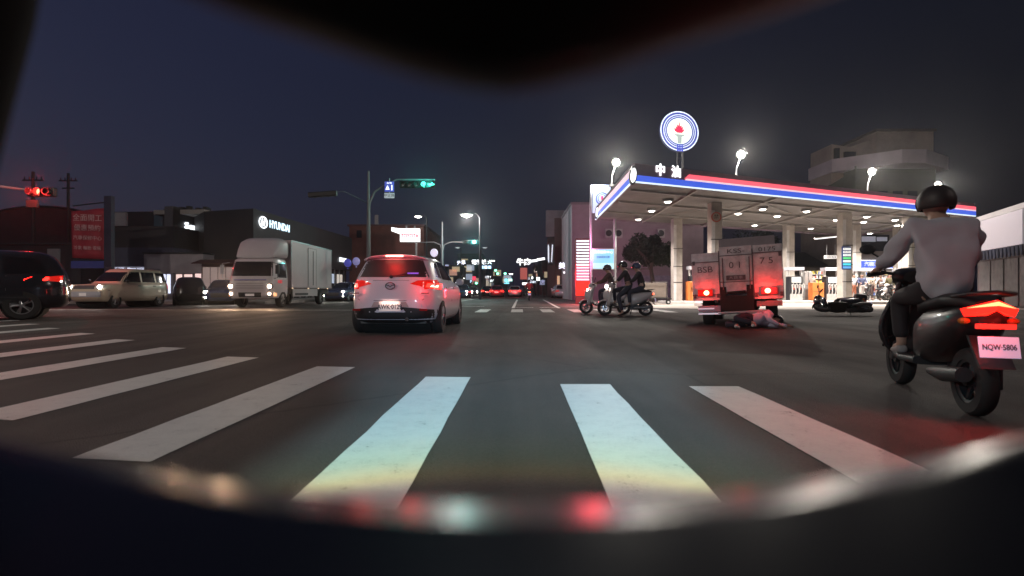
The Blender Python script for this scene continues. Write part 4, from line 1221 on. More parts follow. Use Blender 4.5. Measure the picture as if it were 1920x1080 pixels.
def wheel(parent, x, y, r, w=.19, name='wheel', spokes=5, rim_m=None, side=1):
    m = MB(); m.lathe([(r * .62, -w / 2), (r * .93, -w / 2), (r, -w * .36), (r, w * .36), (r * .93, w / 2), (r * .62, w / 2), (r * .6, 0)], (0, 0, 0), 'x', 28)
    wh = m.build(name, TYRE, parent, smooth=40)
    wh.location = (x, y, r)
    m = MB()
    s = side * w * .42
    m.lathe([(r * .56, s), (r * .64, s), (r * .64, -s), (r * .60, -s * .2), (r * .56, s * .6)], (0, 0, 0), 'x', 28)
    for k in range(spokes):
        t = 2 * math.pi * k / spokes
        for dt in (-.13, .13):
            m.tube([(s * .9, r * .1 * math.cos(t), r * .1 * math.sin(t)), (s * .8, r * .6 * math.cos(t + dt), r * .6 * math.sin(t + dt))], [r * .07, r * .055], 5)
    m.cyl((s * .3, 0, 0), (s * 1.0, 0, 0), r * .15, n=12)
    m.build('rim', rim_m or ALLOY, wh, smooth=40)
    m = MB(); m.cyl((-s * .1, 0, 0), (0, 0, 0), r * .57, n=20); m.build('brake_disc', DARK, wh)
    return wh

def arches(body, wheels, r, hw):
    """cut the wheel openings out of the body"""
    for y in wheels:
        m = MB(); m.cyl((-hw - .3, y, r), (hw + .3, y, r), r * 1.17, n=40)
        c = m.build('arch_cut', DARK)
        b = body.modifiers.new('cut', 'BOOLEAN'); b.object = c; b.operation = 'DIFFERENCE'; b.solver = 'EXACT'
        bake(body)
        me = c.data
        bpy.data.objects.remove(c); bpy.data.meshes.remove(me)
    body.data.shade_smooth(); body.data.set_sharp_from_angle(angle=R(32))
    # inner well
def well(o, wheels, r, hw):
    for y in wheels:
        m = MB(); m.cyl((-hw + .22, y, r), (hw - .22, y, r), r * 1.15, n=24)
        m.build('wheel_well', mat('well_black', (.006, .006, .006), .9), o)

def car(name, label, cat, sl, n, paint, wheels, wr, loc_, h, rear_w=None, side_w=(), front_w=None, group=None, wheelw=.19, track=None, rot_extra=(0, 0), arch=True):
    o = thing(name, label, cat, loc_, h, group)
    S_ = Shape(sl, n)
    b = S_.body().build('body', paint, o, smooth=32)
    hw = max(s[1] for s in sl)
    if arch:
        arches(b, wheels, wr, hw)
        well(o, wheels, wr, hw)
    tr = track or hw - wheelw / 2 - .01
    for y in wheels:
        for s in (-1, 1):
            wheel(o, s * tr, y, wr, wheelw, side=s)
    for q in side_w:
        for s in (-1, 1):
            patch(lambda a, z: S_.side(a, z, s), q).build('side_window', GLASS, o, fix=False, smooth=60)
    if rear_w:
        patch(lambda a, z: S_.rear(a, z), rear_w, 20, 8).build('rear_window', GLASS, o, fix=False, smooth=60)
    if front_w:
        patch(lambda a, z: S_.front(a, z), front_w, 20, 8).build('windscreen', GLASS, o, fix=False, smooth=60)
    return o, S_
def mirrors(o, x, y, z, m_, s=1.0):
    for k in (-1, 1):
        m = MB(); m.loft([(-.07 * s, (k * x, z), (.07 * s, .055 * s)), (0, (k * (x + .01), z), (.09 * s, .075 * s)), (.07 * s, (k * x, z), (.05 * s, .045 * s))], 14)
        m.tube([(k * (x - .1 * s), .03, z - .04), (k * (x - .02), .02, z - .02)], .02, 6)
        a = m.build('wing_mirror', m_, o, smooth=60); a.location = (0, y, 0)

# ---------------- white hatchback ahead
HB = [(.20, .74, -1.80, 1.80), (.28, .81, -1.96, 1.95), (.42, .842, -2.02, 2.03), (.60, .848, -2.035, 2.03), (.78, .842, -2.01, 1.98), (.90, .825, -1.985, 1.80), (.965, .805, -1.97, 1.35), (1.0, .785, -1.955, .95), (1.10, .745, -1.89, .75), (1.25, .685, -1.78, .48), (1.36, .635, -1.68, .25), (1.405, .60, -1.60, .12), (1.44, .54, -1.48, -.02), (1.465, .45, -1.34, -.15), (1.482, .33, -1.15, -.3), (1.492, .15, -.95, -.5)]
HBW = mat('hatch_white', (.70, .69, .76), .32, coat=.8, var=.05, scale=1.5)
hb, SH = car('hatchback', 'white hatchback with brake lamps lit, seen from behind at the centre left', 'car', HB, 5.0, HBW, (-1.28, 1.28), .315, (-2.12, 11.15, 0), R(-1.5),
    rear_w=[(-.86, 1.045), (.86, 1.045), (.80, 1.375), (-.80, 1.375)], side_w=[[(-1.05, 1.02), (.55, 1.02), (.02, 1.38), (-1.0, 1.38)], [(-1.5, 1.06), (-1.12, 1.03), (-1.07, 1.36), (-1.32, 1.30)]], front_w=[(-.88, 1.03), (.88, 1.03), (.8, 1.40), (-.8, 1.40)])
for c_ in hb.children:
    if c_.name.startswith('rear_window'): c_.data.materials[0] = mat('dusty_glow_glass', (.03, .016, .016), .55, spec=1.0)  # rough dusty glass, red brake glow put into its base colour
mirrors(hb, .90, .62, 1.0, HBW)
m = MB(); pts = []
for i in range(25):
    x = -.60 + 1.2 * i / 24
    a_ = abs(x / .6)
    for (y, dz) in ((-1.66, -.045), (-1.715, -.018), (-1.72, 0), (-1.60, .012), (-1.40, .020), (-1.20, .018), (-1.0, .004)):
        yy = y + .10 * a_ ** 6
        pts.append((x * (1 - .10 * (y + 1.72)), yy, 1.462 + dz * (1 - a_ ** 8 * .6) - .055 * a_ ** 2.4 - .03 * a_ ** 8))
m.grid(pts, 25, 7); m.build('roof_spoiler', HBW, hb, smooth=50, solid=.02)
m = MB(); m.box2((-.16, -1.728, 1.425), (.16, -1.712, 1.452)); m.build('third_brake_lamp', glow('third_brake', (1.0, .30, .22), 8), hb)
# bumper, lamps, plate
LOWB = mat('bumper_black', (.02, .02, .021), .55)
m = patch(lambda a, z: SH.rear(a, z, .006), [(-.965, .205), (.965, .205), (.93, .46), (-.93, .46)], 30, 6)
m2 = m.build('lower_bumper', LOWB, hb, fix=False, smooth=60)
for v in m2.data.vertices:      # upper edge arches up in the middle
    fx = v.co.x / .84
    if v.co.z > .4: v.co.z += .07 * (1 - fx * fx) - .02
for k in (-1, 1):
    base = patch(lambda a, z: SH.rear(a, z, .010), [(k * .42, .925), (k * .998, .80), (k * .995, 1.0), (k * .60, .985)], 14, 6)
    t_ = base.build('tail_lamp', mat('lamp_red_dark', (.10, .004, .004), .15, coat=1, emit=(1, .02, .01), es=.6), hb, fix=False, smooth=60)
    m = patch(lambda a, z: SH.rear(a, z, .016), [(k * .74, .865), (k * .97, .83), (k * .985, .93), (k * .78, .935)], 10, 5)
    m.build('lit_element', BRAKE if k > 0 else glow('brake_lamp_left', (1, .06, .05), 7), t_, fix=False)
    m = patch(lambda a, z: SH.rear(a, z, .020), [(k * .82, .872), (k * .94, .86), (k * .95, .90), (k * .86, .905)], 8, 3)
    m.build('lit_core', BRAKE_CORE, t_, fix=False)
    m = patch(lambda a, z: SH.side(a, z, k, .008), [(-1.93, .82), (-1.62, .90), (-1.60, .95), (-1.93, .985)], 8, 5)
    m.build('side_lens', mat('lamp_red_dark', (.10, .004, .004), .15), t_, fix=False)
    m = MB(); m.box((k * .60, -2.035, .46), (.14, .02, .035)); m.build('reflector', REDLENS, hb)
    put_light(lamp('POINT', (k * .72, -2.20, .90), 8 if k > 0 else 2, (1, .03, .03), .06), hb)
put_light(lamp('POINT', (0, -1.90, 1.42), 8, (1, .03, .02), .12), hb)
SEAM = mat('seam_dark', (.06, .06, .07), .6)
m = MB()
def seam(fn, pts, w=.006):
    m.tube([fn(a, z) for a, z in pts], w, 4)
seam(lambda a, z: SH.rear(a, z, .001), [(-.70, .655), (-.68, .635), (-.3, .62), (0, .615), (.3, .62), (.68, .635), (.70, .655)])
seam(lambda a, z: SH.rear(a, z, .001), [(-.9, 1.0), (-.4, .985), (.4, .985), (.9, 1.0)], .004)
for k in (-1, 1):
    seam(lambda a, z: SH.side(a, z, k, .0), [(.62, .28), (.66, .6), (.60, .98)], .005)
    seam(lambda a, z: SH.side(a, z, k, .0), [(-.28, .28), (-.25, .6), (-.28, .98), (-.30, 1.38)], .005)
    seam(lambda a, z: SH.side(a, z, k, .0), [(-1.0, .70), (-1.1, .85), (-1.1, .98)], .005)
    seam(lambda a, z: SH.side(a, z, k, .0), [(.6, .27), (-.9, .27)], .012)
m.build('panel_gap', SEAM, hb)
for k in (-1, 1):
    for y in (.10, -.85):
        m = MB(); m.tube([SH.side(y - .09, .86, k, .012), SH.side(y, .862, k, .028), SH.side(y + .09, .86, k, .012)], .014, 6); m.build('door_handle', HBW, hb, smooth=60)
m = patch(lambda a, z: SH.rear(a, z, .003), [(-.40, .505), (.40, .505), (.34, .60), (-.34, .60)], 14, 4); m.build('plate_recess', mat('recess', (.45, .36, .36), .5, coat=.4), hb, fix=False)
m = MB(); m.box((0, -2.052, .515), (.39, .012, .165)); pl = m.build('licence_plate', mat('plate_white', (.72, .72, .72), .45, emit=(1, .8, .75), es=.12), hb, bevel=.004)
text('lettering', 'AWK·0129', .115, mat('plate_ink', (.03, .03, .05), .5), pl, (0, -2.060, .51), (R(90), 0, 0), .002, sx=.82, bold=.002)
put_light(lamp('AREA', (0, -2.10, .61), .5, (1, .55, .42), .3, (0, -2.0, .48), sx=.04), hb)
m = MB(); m.tube([(.085 * math.cos(t), -2.018, .885 + .058 * math.sin(t)) for t in [2 * math.pi * k / 24 for k in range(25)]], .009, 6)
m.tube([(-.075, -2.02, .90), (-.03, -2.02, .895), (0, -2.02, .865), (.03, -2.02, .895), (.075, -2.02, .90)], .009, 6); m.build('emblem', mat('emblem_dark', (.12, .12, .13), .3, .6), hb)
for x, w in ((-.66, .2), (.62, .14)):
    m = MB(); m.box((x, -2.01, .755), (w, .012, .018)); m.build('badge', mat('emblem_dark', (.12, .12, .13), .3, .6), hb)
m = MB(); m.tube([(.0, -1.93, 1.05), (.02, -1.945, 1.06), (.16, -1.93, 1.085), (.28, -1.905, 1.12)], .011, 6); m.cyl((.0, -1.90, 1.05), (0, -1.96, 1.05), .03, n=10); m.build('wiper', DARK, hb)
m = MB(); m.cyl((.30, -1.95, .30), (.30, -2.02, .29), .035, n=12); m.build('exhaust', CHROME, hb)
m = MB(); m.box2((-.6, -1.8, .20), (.6, 1.5, .30)); m.tube([(-.75, -1.28, .27), (0, -1.35, .25), (.75, -1.28, .27)], .05, 6); m.build('underbody', mat('under', (.10, .095, .09), .8), hb)
m = MB(); m.box((.38, -1.885, 1.115), (.2, .01, .025)); m.build('sticker', glow('sticker', (.35, .15, 1), .5), hb)

# ---------------- pale gold wagon at the left
GOLD = mat('gold_paint', (.70, .58, .44), .35, .15, coat=.7)
WG = [(.28, .76, -2.0, 2.0), (.38, .82, -2.1, 2.12), (.55, .84, -2.14, 2.18), (.75, .84, -2.14, 2.16), (.95, .82, -2.12, 2.05), (1.0, .80, -2.10, 1.10), (1.06, .775, -2.08, 1.0), (1.3, .72, -2.0, .72), (1.5, .67, -1.92, .45), (1.62, .60, -1.8, .25), (1.66, .45, -1.5, 0)]
wg, SW = car('station_wagon', 'pale gold wagon with lit headlamps, seen from its side at the left', 'car', WG, 8, GOLD, (-1.35, 1.38), .33, (gx(222, 24.5), 24.8, 0), R(177),
    rear_w=[(-.85, 1.1), (.85, 1.1), (.8, 1.5), (-.8, 1.5)], side_w=[[(-.15, 1.08), (.84, 1.08), (.42, 1.50), (-.15, 1.52)], [(-1.08, 1.08), (-.25, 1.08), (-.25, 1.52), (-1.06, 1.52)], [(-1.95, 1.1), (-1.18, 1.08), (-1.16, 1.52), (-1.80, 1.5)]], front_w=[(-.88, 1.1), (.88, 1.1), (.85, 1.5), (-.85, 1.5)])
wg.scale = (1, 1, 1.12)
mirrors(wg, .90, .85, 1.12, BLACKP)
def frontlamps(o, Sx, z, x0=.68, x1=.93, hh=.10, s=1.15, pw=60, mt=None):
    for k in (-1, 1):
        b = patch(lambda a, zz: Sx.front(a, zz, .008), [(k * (x0 - .06), z - hh / 2 - .02), (k * .985, z - hh / 2 - .01), (k * .985, z + hh / 2 + .02), (k * (x0 - .06), z + hh / 2 + .02)], 8, 4).build('headlight', mat('lens_clear', (.4, .4, .42), .1, coat=1), o, fix=False)
        p = Sx.front((x0 + x1) / 2 * k, z, .02)
        m = MB(); m.ell(p, (.085 * s, .04, .07 * s), 12, 6); m.build('lit_bulb', mt or HEADL, b)
        if pw: put_light(lamp('SPOT', (p[0], p[1] + .08, p[2]), pw, (1, .93, .82), .06, (p[0], p[1] + 8, -.1), 110, .8), o)
frontlamps(wg, SW, .86)
patch(lambda a, z: SW.front(a, z, .006), [(-.58, .78), (.58, .78), (.58, .93), (-.58, .93)], 10, 4).build('grille', mat('grille_m', (.05, .05, .055), .4, .3), wg, fix=False)
patch(lambda a, z: SW.front(a, z, .03), [(-.98, .46), (.98, .46), (.98, .68), (-.98, .68)], 16, 4).build('bumper', mat('bumper_silver', (.45, .45, .5), .4), wg, fix=False)
patch(lambda a, z: SW.front(a, z, .04), [(-.2, .50), (.2, .50), (.2, .62), (-.2, .62)], 4, 3).build('licence_plate', mat('plate_white', (.72, .72, .72), .45), wg, fix=False)
m = MB()
for k in (-1, 1):
    for y in (.9, -.2, -1.12): m.tube([SW.side(y, .35, k, 0), SW.side(y, .7, k, 0), SW.side(y, 1.05, k, 0)], .006, 4)
    m.tube([SW.side(1.8, .72, k, .004), SW.side(-1.9, .72, k, .004)], .012, 4)
    m.tube([(k * .62, 1.0 - .7, 1.69), (k * .62, -1.6, 1.69)], .015, 5)
m.build('panel_gap', SEAM, wg)
for k in (-1, 1):
    patch(lambda a, z: SW.side(a, z, k, .006), [(-2.06, .80), (-1.9, .80), (-1.9, 1.02), (-2.06, 1.02)], 4, 4).build('tail_lamp', mat('lamp_red_dark', (.10, .004, .004), .15), wg, fix=False)
    for y in (.0, -.95):
        m = MB(); m.box(SW.side(y, .92, k, .015), (.03, .16, .03)); m.build('door_handle', DARK, wg)

# ---------------- dark SUV cut by the left edge
SUV = [(.30, .80, -2.2, 2.2), (.42, .90, -2.32, 2.32), (.62, .93, -2.36, 2.38), (.85, .93, -2.36, 2.36), (1.05, .91, -2.33, 2.2), (1.14, .88, -2.3, 1.25), (1.3, .84, -2.24, 1.0), (1.55, .78, -2.12, .65), (1.72, .72, -2.0, .35), (1.80, .60, -1.8, .1), (1.83, .4, -1.5, -.1)]
DKB = mat('suv_black', (.018, .019, .024), .2, coat=1)
sv, SS = car('suv', 'black sport utility vehicle with a red tail lamp, cut off by the left edge', 'car', SUV, 6, DKB, (-1.45, 1.45), .38, (-15.25, 13.9, 0), R(127),
    rear_w=[(-.85, 1.2), (.85, 1.2), (.8, 1.6), (-.8, 1.6)], side_w=[[(-1.0, 1.2), (.9, 1.2), (.35, 1.66), (-1.0, 1.68)], [(-1.95, 1.22), (-1.1, 1.2), (-1.08, 1.66), (-1.75, 1.62)]], front_w=[(-.88, 1.2), (.88, 1.2), (.85, 1.65), (-.85, 1.65)], wheelw=.24)
sv.scale = (1.05,) * 3
mirrors(sv, 1.0, .95, 1.2, DKB)
for k in (-1, 1):
    t_ = patch(lambda a, z: SS.side(a, z, k, .008), [(-2.25, 1.0), (-1.98, 1.02), (-1.98, 1.14), (-2.25, 1.18)], 6, 4).build('tail_lamp', mat('lamp_red_dark', (.10, .004, .004), .15), sv, fix=False)
    patch(lambda a, z: SS.rear(a, z, .008), [(k * .80, 1.03), (k * .99, 1.03), (k * .99, 1.13), (k * .80, 1.13)], 6, 4).build('rear_lamp', BRAKE, t_, fix=False)
    m = MB(); m.tube([SS.side(-1.7, 1.75, k, -.05), SS.side(-.9, 1.82, k, -.06), SS.side(.1, 1.82, k, -.08)], .02, 6); m.build('roof_rail', CHROME, sv)
    for y in (.1, -.95):
        m = MB(); m.box(SS.side(y, 1.03, k, .018), (.03, .2, .035)); m.build('door_handle', CHROME, sv)
m = MB()
for k in (-1, 1):
    for y in (1.0, -.1, -1.15): m.tube([SS.side(y, .4, k, 0), SS.side(y, .8, k, 0), SS.side(y, 1.16, k, 0)], .006, 4)
    m.tube([SS.side(-1.0, .43, k, .01), SS.side(1.0, .43, k, .01)], .03, 5)
m.build('panel_gap', mat('trim_dark', (.05, .05, .05), .4), sv)
frontlamps(sv, SS, .95, pw=0)

# ---------------- dark hatch and blue saloon in the queue
DC = mat('dark_green_black', (.012, .014, .016), .2, coat=1)
dc, SD = car('parked_car', 'black car between the gold wagon and the blue saloon', 'car', HB, 5.0, DC, (-1.28, 1.28), .315, (gx(336, 28.5), 29.5, 0), R(31),
    rear_w=[(-.86, 1.045), (.86, 1.045), (.80, 1.375), (-.80, 1.375)], side_w=[[(-1.05, 1.02), (.55, 1.02), (.02, 1.38), (-1.0, 1.38)]], front_w=[(-.88, 1.03), (.88, 1.03), (.8, 1.40), (-.8, 1.40)])
dc.scale = (.95, 1.0, 1.05)
SED = [(.22, .76, -2.1, 2.1), (.32, .84, -2.22, 2.22), (.5, .87, -2.27, 2.27), (.68, .87, -2.27, 2.25), (.82, .85, -2.22, 2.1), (.90, .83, -2.1, 1.5), (.95, .80, -1.75, 1.1), (1.0, .77, -1.62, .98), (1.2, .69, -1.3, .6), (1.34, .62, -1.05, .25), (1.42, .52, -.8, 0), (1.45, .35, -.6, -.2)]
BL = mat('blue_paint', (.07, .10, .20), .25, .2, coat=1)
def saloon(label, paint, p, h, group=None, head=True, tail=False, name='saloon_car', s=1.0):
    o, Sx = car(name, label, 'car', SED, 5.2, paint, (-1.35, 1.35), .32, p, h, rear_w=[(-.85, .97), (.85, .97), (.8, 1.33), (-.8, 1.33)], side_w=[[(-1.1, .98), (.85, .98), (.2, 1.34), (-.85, 1.34)]], front_w=[(-.88, 1.0), (.88, 1.0), (.85, 1.36), (-.85, 1.36)], group=group)
    mirrors(o, .9, .75, 1.0, paint)
    frontlamps(o, Sx, .72, pw=60 if head else 0, mt=None if head else mat('lens_clear2', (.5, .5, .5), .1))
    patch(lambda a, z: Sx.front(a, z, .006), [(-.5, .42), (.5, .42), (.55, .66), (-.55, .66)], 10, 4).build('grille', mat('grille_m', (.05, .05, .055), .4, .3), o, fix=False)
    for k in (-1, 1):
        if head:
            q = Sx.front(k * .82, .42, .02); m = MB(); m.ell(q, (.05, .03, .05), 10, 6); m.build('fog_lamp', HEADL, o)
        t_ = patch(lambda a, z: Sx.rear(a, z, .008), [(k * .5, .70), (k * .99, .66), (k * .99, .84), (k * .55, .84)], 8, 4)
        t_.build('tail_lamp', BRAKE if tail else mat('lamp_red_dark', (.10, .004, .004), .15), o, fix=False)
    patch(lambda a, z: Sx.rear(a, z, .008), [(-.24, .55), (.24, .55), (.24, .68), (-.24, .68)], 4, 3).build('licence_plate', mat('plate_white', (.72, .72, .72), .45), o, fix=False)
    if tail: put_light(lamp('POINT', (0, -2.5, .75), 18, (1, .04, .04), .3), o)
    return o
saloon('dark blue saloon with four lit lamps just left of the box truck', BL, (gx(402, 29.5), 30.5, 0), R(180 + 24))
saloon('blue saloon with bright headlamps between the box truck and the white hatchback', BL, (gx(628, 37.0), 39.2, 0), R(180 - 4))

# ---------------- box truck
TRW = mat('truck_white', (.58, .54, .56), .4, coat=.4, var=.08, scale=1)
BOXW = mat('cargo_box', (.58, .50, .52), .55, var=.10, scale=.8)
bt = thing('box_truck', 'white box truck with lit headlamps and a roof deflector, facing the lens', 'truck', (gx(470, 23.6) - .03, 23.6, 0), 0)
bt.rotation_euler = (0, 0, R(2))
# local: front at y=0 facing -y, body towards +y
CAB = [(.45, .98, 0.05, 1.9), (.60, 1.03, -.02, 1.95), (1.0, 1.05, -.03, 1.95), (1.3, 1.05, .02, 1.95), (1.45, 1.04, .08, 1.95), (1.9, 1.0, .22, 1.93), (2.2, .97, .36, 1.9), (2.32, .92, .52, 1.85), (2.36, .8, .75, 1.7)]
SC = Shape(CAB, 7)
cb = SC.body().build('cab', TRW, bt, smooth=32)
arches(cb, (1.15,), .40, 1.05)
patch(lambda a, z: SC.rear(a, z, .006), [(-.93, 1.48), (.93, 1.48), (.90, 2.16), (-.90, 2.16)], 20, 8).build('windscreen', GLASS, cb, fix=False, smooth=60)
for k in (-1, 1):
    patch(lambda a, z: SC.side(a, z, k, .006), [(.45, 1.42), (1.55, 1.42), (1.55, 2.1), (.72, 2.1)]).build('side_window', GLASS, cb, fix=False)
    m = MB(); m.tube([(k * 1.0, .15, 2.1), (k * 1.25, .0, 2.05), (k * 1.25, .0, 1.4), (k * 1.03, .15, 1.35)], .02, 6); m.box((k * 1.25, -.02, 1.78), (.16, .07, .42)); m.build('wing_mirror', TRW if k < 0 else DARK, cb, bevel=.02)
    for z, r in ((1.0, .11), (.66, .075)):
        q = SC.rear(k * .84, z, .02); m = MB(); m.lathe([(r * 1.5, 0.02), (r * 1.4, -.02), (r, -.01)], (q[0], q[1] + .01, z), 'y', 16); hl = m.build('headlight', CHROME, cb)
        m = MB(); m.ell((q[0], q[1] - .0, z), (r * .8, .04, r * .8), 12, 6); m.build('lit_bulb', glow('truck_headlamp', (1, .72, .52), 26), hl)
        if z > .9: put_light(lamp('SPOT', (q[0], q[1] - .1, z), 260, (1, .62, .38), .08, (q[0], q[1] - 7, -.2), 120, .8), bt)
    m = MB(); m.ell((k * .62, .62, 2.42), (.07, .05, .04), 10, 6); m.build('marker_lamp', glow('marker', (1, .8, .7), 8), cb)
    q = SC.side(.35, .62, k, .01); m = MB(); m.box((q[0] - k * .02, .3, .62), (.05, .25, .16)); m.build('indicator', glow('indicator_soft', (1, .45, .2), 1.2), cb)
m = MB()
for z in (.92, 1.03, 1.14): m.tube([SC.rear(a / 10, z, .006) for a in range(-6, 7)], .025, 4)
m.build('grille_bar', mat('grille_silver', (.4, .36, .38), .4, .4), cb)
m = MB(); m.tube([SC.rear(a / 10, 1.30, .006) for a in range(-7, 8)], .035, 5); m.build('front_trim', mat('trim_violet', (.22, .2, .42), .3), cb)
patch(lambda a, z: SC.rear(a, z, .012), [(-.5, .50), (.5, .50), (.5, .72), (-.5, .72)], 10, 4).build('bumper_grille', DARK, cb, fix=False)
patch(lambda a, z: SC.rear(a, z, .02), [(-.2, .55), (.2, .55), (.2, .66), (-.2, .66)], 4, 3).build('licence_plate', mat('plate_white', (.72, .72, .72), .45), cb, fix=False)
text('lettering', 'FUSO', .2, mat('letter_red', (.8, .03, .05), .5, emit=(1, .1, .12), es=.35), cb, (1.062, .75, 1.22), (R(90), 0, R(90)), .004, bold=.006)
m = MB()   # wind deflector
m.loft([(.50, (0, 2.42), (.86, .08), 5), (.75, (0, 2.60), (.93, .26), 5), (1.05, (0, 2.78), (.98, .44), 5), (1.5, (0, 2.85), (1.02, .53), 5), (1.82, (0, 2.83), (1.02, .51), 5)], 28)
m.build('wind_deflector', TRW, bt, smooth=40)
m = MB(); m.box2((-1.10, 1.98, .95), (1.10, 8.3, 3.32)); bx_ = m.build('cargo_box', BOXW, bt, bevel=.03)
m = MB()
for y in (1.99, 8.29): m.box((1.105, y, 2.14), (.03, .06, 2.36))
for z in (.97, 3.30): m.box((1.105, 5.14, z), (.03, 6.3, .06))
m.build('box_rail', mat('rail_grey', (.33, .32, .33), .4, .5), bx_)
m = MB(); m.box((1.112, 4.9, 2.08), (.02, 1.25, 2.1)); dr = m.build('side_door', BOXW, bx_)
m = MB(); m.box((1.125, 4.27, 2.08), (.01, .02, 2.1)); m.box((1.125, 5.53, 2.08), (.01, .02, 2.1)); m.box((1.125, 4.9, 3.13), (.01, 1.25, .02)); m.cyl((1.135, 5.0, 1.1), (1.135, 5.0, 3.0), .018, n=6); m.build('door_rail', mat('seam_grey', (.14, .13, .14), .5), dr)
m = MB(); m.box2((-.95, 1.95, .62), (.95, 8.2, .93)); m.build('chassis', mat('chassis', (.03, .03, .03), .7), bt)
m = MB(); m.box2((1.0, 2.3, .50), (1.06, 5.9, .90)); m.build('side_skirt', mat('skirt_white', (.45, .42, .43), .5), bt)
m = MB(); m.box((1.065, 3.5, .62), (.012, 1.8, .12)); m.build('skirt_slot', DARK, bt)
for y in (2.2, 4.4, 6.0, 7.6):
    m = MB(); m.box((1.08, y, .94), (.03, .1, .06)); m.build('marker_lamp', glow('marker_side', (1, .65, .4), 2.5), bt)
for y in (1.15, 6.6):
    for k in (-1, 1): wheel(bt, k * .92, y, .40, .24, side=k, rim_m=mat('rim_grey', (.3, .3, .3), .5))

# ---------------- small dump truck seen from behind (rear at local y=0, facing +y)
DT = mat('tipper_white', (.74, .66, .66), .6, var=.38, scale=4.5, bump=.25)
DT2 = mat('tipper_grey', (.30, .25, .26), .55, var=.25, scale=1.6)
INK = mat('stencil_ink', (.13, .095, .10), .7)
rt = thing('dump_truck', 'small pale dump truck with stencilled tailboard and lit brake lamps at the station exit', 'truck', (gx(1384, 11.2), 11.2, 0), rot=(0, R(-2.4), R(-27)))
rt.scale = (.93, .93, .97)
m = MB(); m.box2((-.98, .06, .62), (.98, 3.0, 1.72)); bd = m.build('load_bed', DT, rt, bevel=.02)
m = MB(); m.box2((-.98, 0, .62), (-.36, .055, 1.72)); m.box2((-.35, -.01, .80), (.365, .055, 1.83)); m.box2((.375, 0, .62), (.99, .055, 1.82)); tb = m.build('tailboard', DT, rt, bevel=.01)
m = MB(); m.box2((-.35, .06, 1.72), (.85, .30, 2.02)); m.build('headboard', DT2, rt, bevel=.02)
m = MB()
for x0, x1, z in ((-.98, -.36, 1.50), (-.34, .36, 1.62), (.38, .99, 1.64), (-.34, .36, 1.02), (-.98, -.36, .74)): m.box2((x0, -.02, z), (x1, -.004 if x0 != -.34 else -.012, z + .018))
for x in (-.355, .368): m.box2((x - .012, -.02, .62), (x + .012, -.002, 1.75))
for x, z in ((-.93, .68), (-.93, 1.45), (.94, .68), (.94, 1.55), (-.40, .68), (.42, .68)): m.box2((x - .03, -.024, z), (x + .03, -.003, z + .09))
for x in (-.28, .30): m.cyl((x, -.025, .86), (x, -.025, 1.58), .011, n=8)
m.build('tailboard_seam', INK, tb)
text('lettering', 'BSB', .20, INK, tb, (-.68, -.006, 1.33), (R(90), R(-1), 0), .002, sx=1.15)
text('lettering', '0 1', .20, INK, tb, (0.0, -.016, 1.40), (R(90), 0, 0), .002, sx=1.15)
text('lettering', '7 5', .20, INK, tb, (.66, -.006, 1.46), (R(90), 0, 0), .002, sx=1.15)
text('lettering', 'KSS-', .14, INK, tb, (.02, -.016, 1.72), (R(90), 0, 0), .002, sx=1.5)
text('lettering', '0175', .13, INK, tb, (.68, -.006, 1.715), (R(90), 0, 0), .002, sx=1.4)
m = MB(); m.box((0.0, -.02, 1.12), (.42, .012, .11)); p_ = m.build('name_plate', INK, tb)
text('lettering', '大貨車', .08, mat('tipper_pale', (.5, .42, .43), .6), p_, (0, -.028, 1.12), (R(90), 0, 0), .001, sx=1.3)
for k, z in ((-1, .80), (1, .80)):
    m = MB(); m.box((k * .69, -.03, z), (.34, .06, .16)); h_ = m.build('lamp_box', mat('lamp_red_dark', (.10, .004, .004), .15), rt, bevel=.01)
    m = MB(); m.ell((k * .66, -.065, z), (.062, .02, .055), 12, 6); m.build('lit_bulb', glow('tipper_brake', (1, .36, .16), 8), h_)
    put_light(lamp('POINT', (k * .66, -.17, z + .02), 10 if k > 0 else 6, (1, .03, .02), .05), rt)
m = MB(); m.tube([(-.42, -.03, .32), (.2, -.05, .34), (.62, -.03, .36)], .03, 8); m.build('underrun_bar', mat('bar_pale', (.5, .5, .52), .4, .4), rt)
m = MB(); m.box2((-.42, .1, .36), (.42, 3.0, .80)); m.box2((-.36, -.01, .36), (.36, .1, .72)); m.build('chassis', mat('chassis_rust', (.022, .013, .012), .8), rt)
m = MB(); m.box2((-.36, -.02, .72), (-.22, .02, .92)); m.box2((.22, -.02, .72), (.36, .02, .95)); m.cyl((-.2, -.02, .78), (.2, -.02, .80), .03); m.build('hinge', mat('chassis_rust', (.045, .022, .018), .8), rt)
m = MB(); m.box2((-.86, -.05, .36), (-.36, .0, .50)); b_ = m.build('bumper', mat('bumper_stripes', (.45, .35, .42), .4), rt, bevel=.01)
m = MB(); m.box2((-.86, -.056, .30), (-.36, -.046, .34)); m.box2((-.86, -.056, .42), (-.5, -.051, .45)); m.build('reflector_strip', mat('strip_white', (.7, .7, .75), .4, emit=(.9, .85, 1), es=.35), b_)
m = MB(); m.box2((.42, -.04, .46), (.95, .02, .58)); m.build('mudguard', mat('mudguard_m', (.35, .25, .24), .6), rt)
for x in (-.72, .72): wheel(rt, x, .95, .33, .26, side=1 if x > 0 else -1, rim_m=mat('rim_grey', (.3, .3, .3), .5))
m = MB(); m.box2((-.85, 3.1, .5), (.85, 4.6, 1.95)); m.build('cab', DT, rt, bevel=.08)
for x in (-.72, .72): wheel(rt, x, 3.7, .33, .2, side=1 if x > 0 else -1)
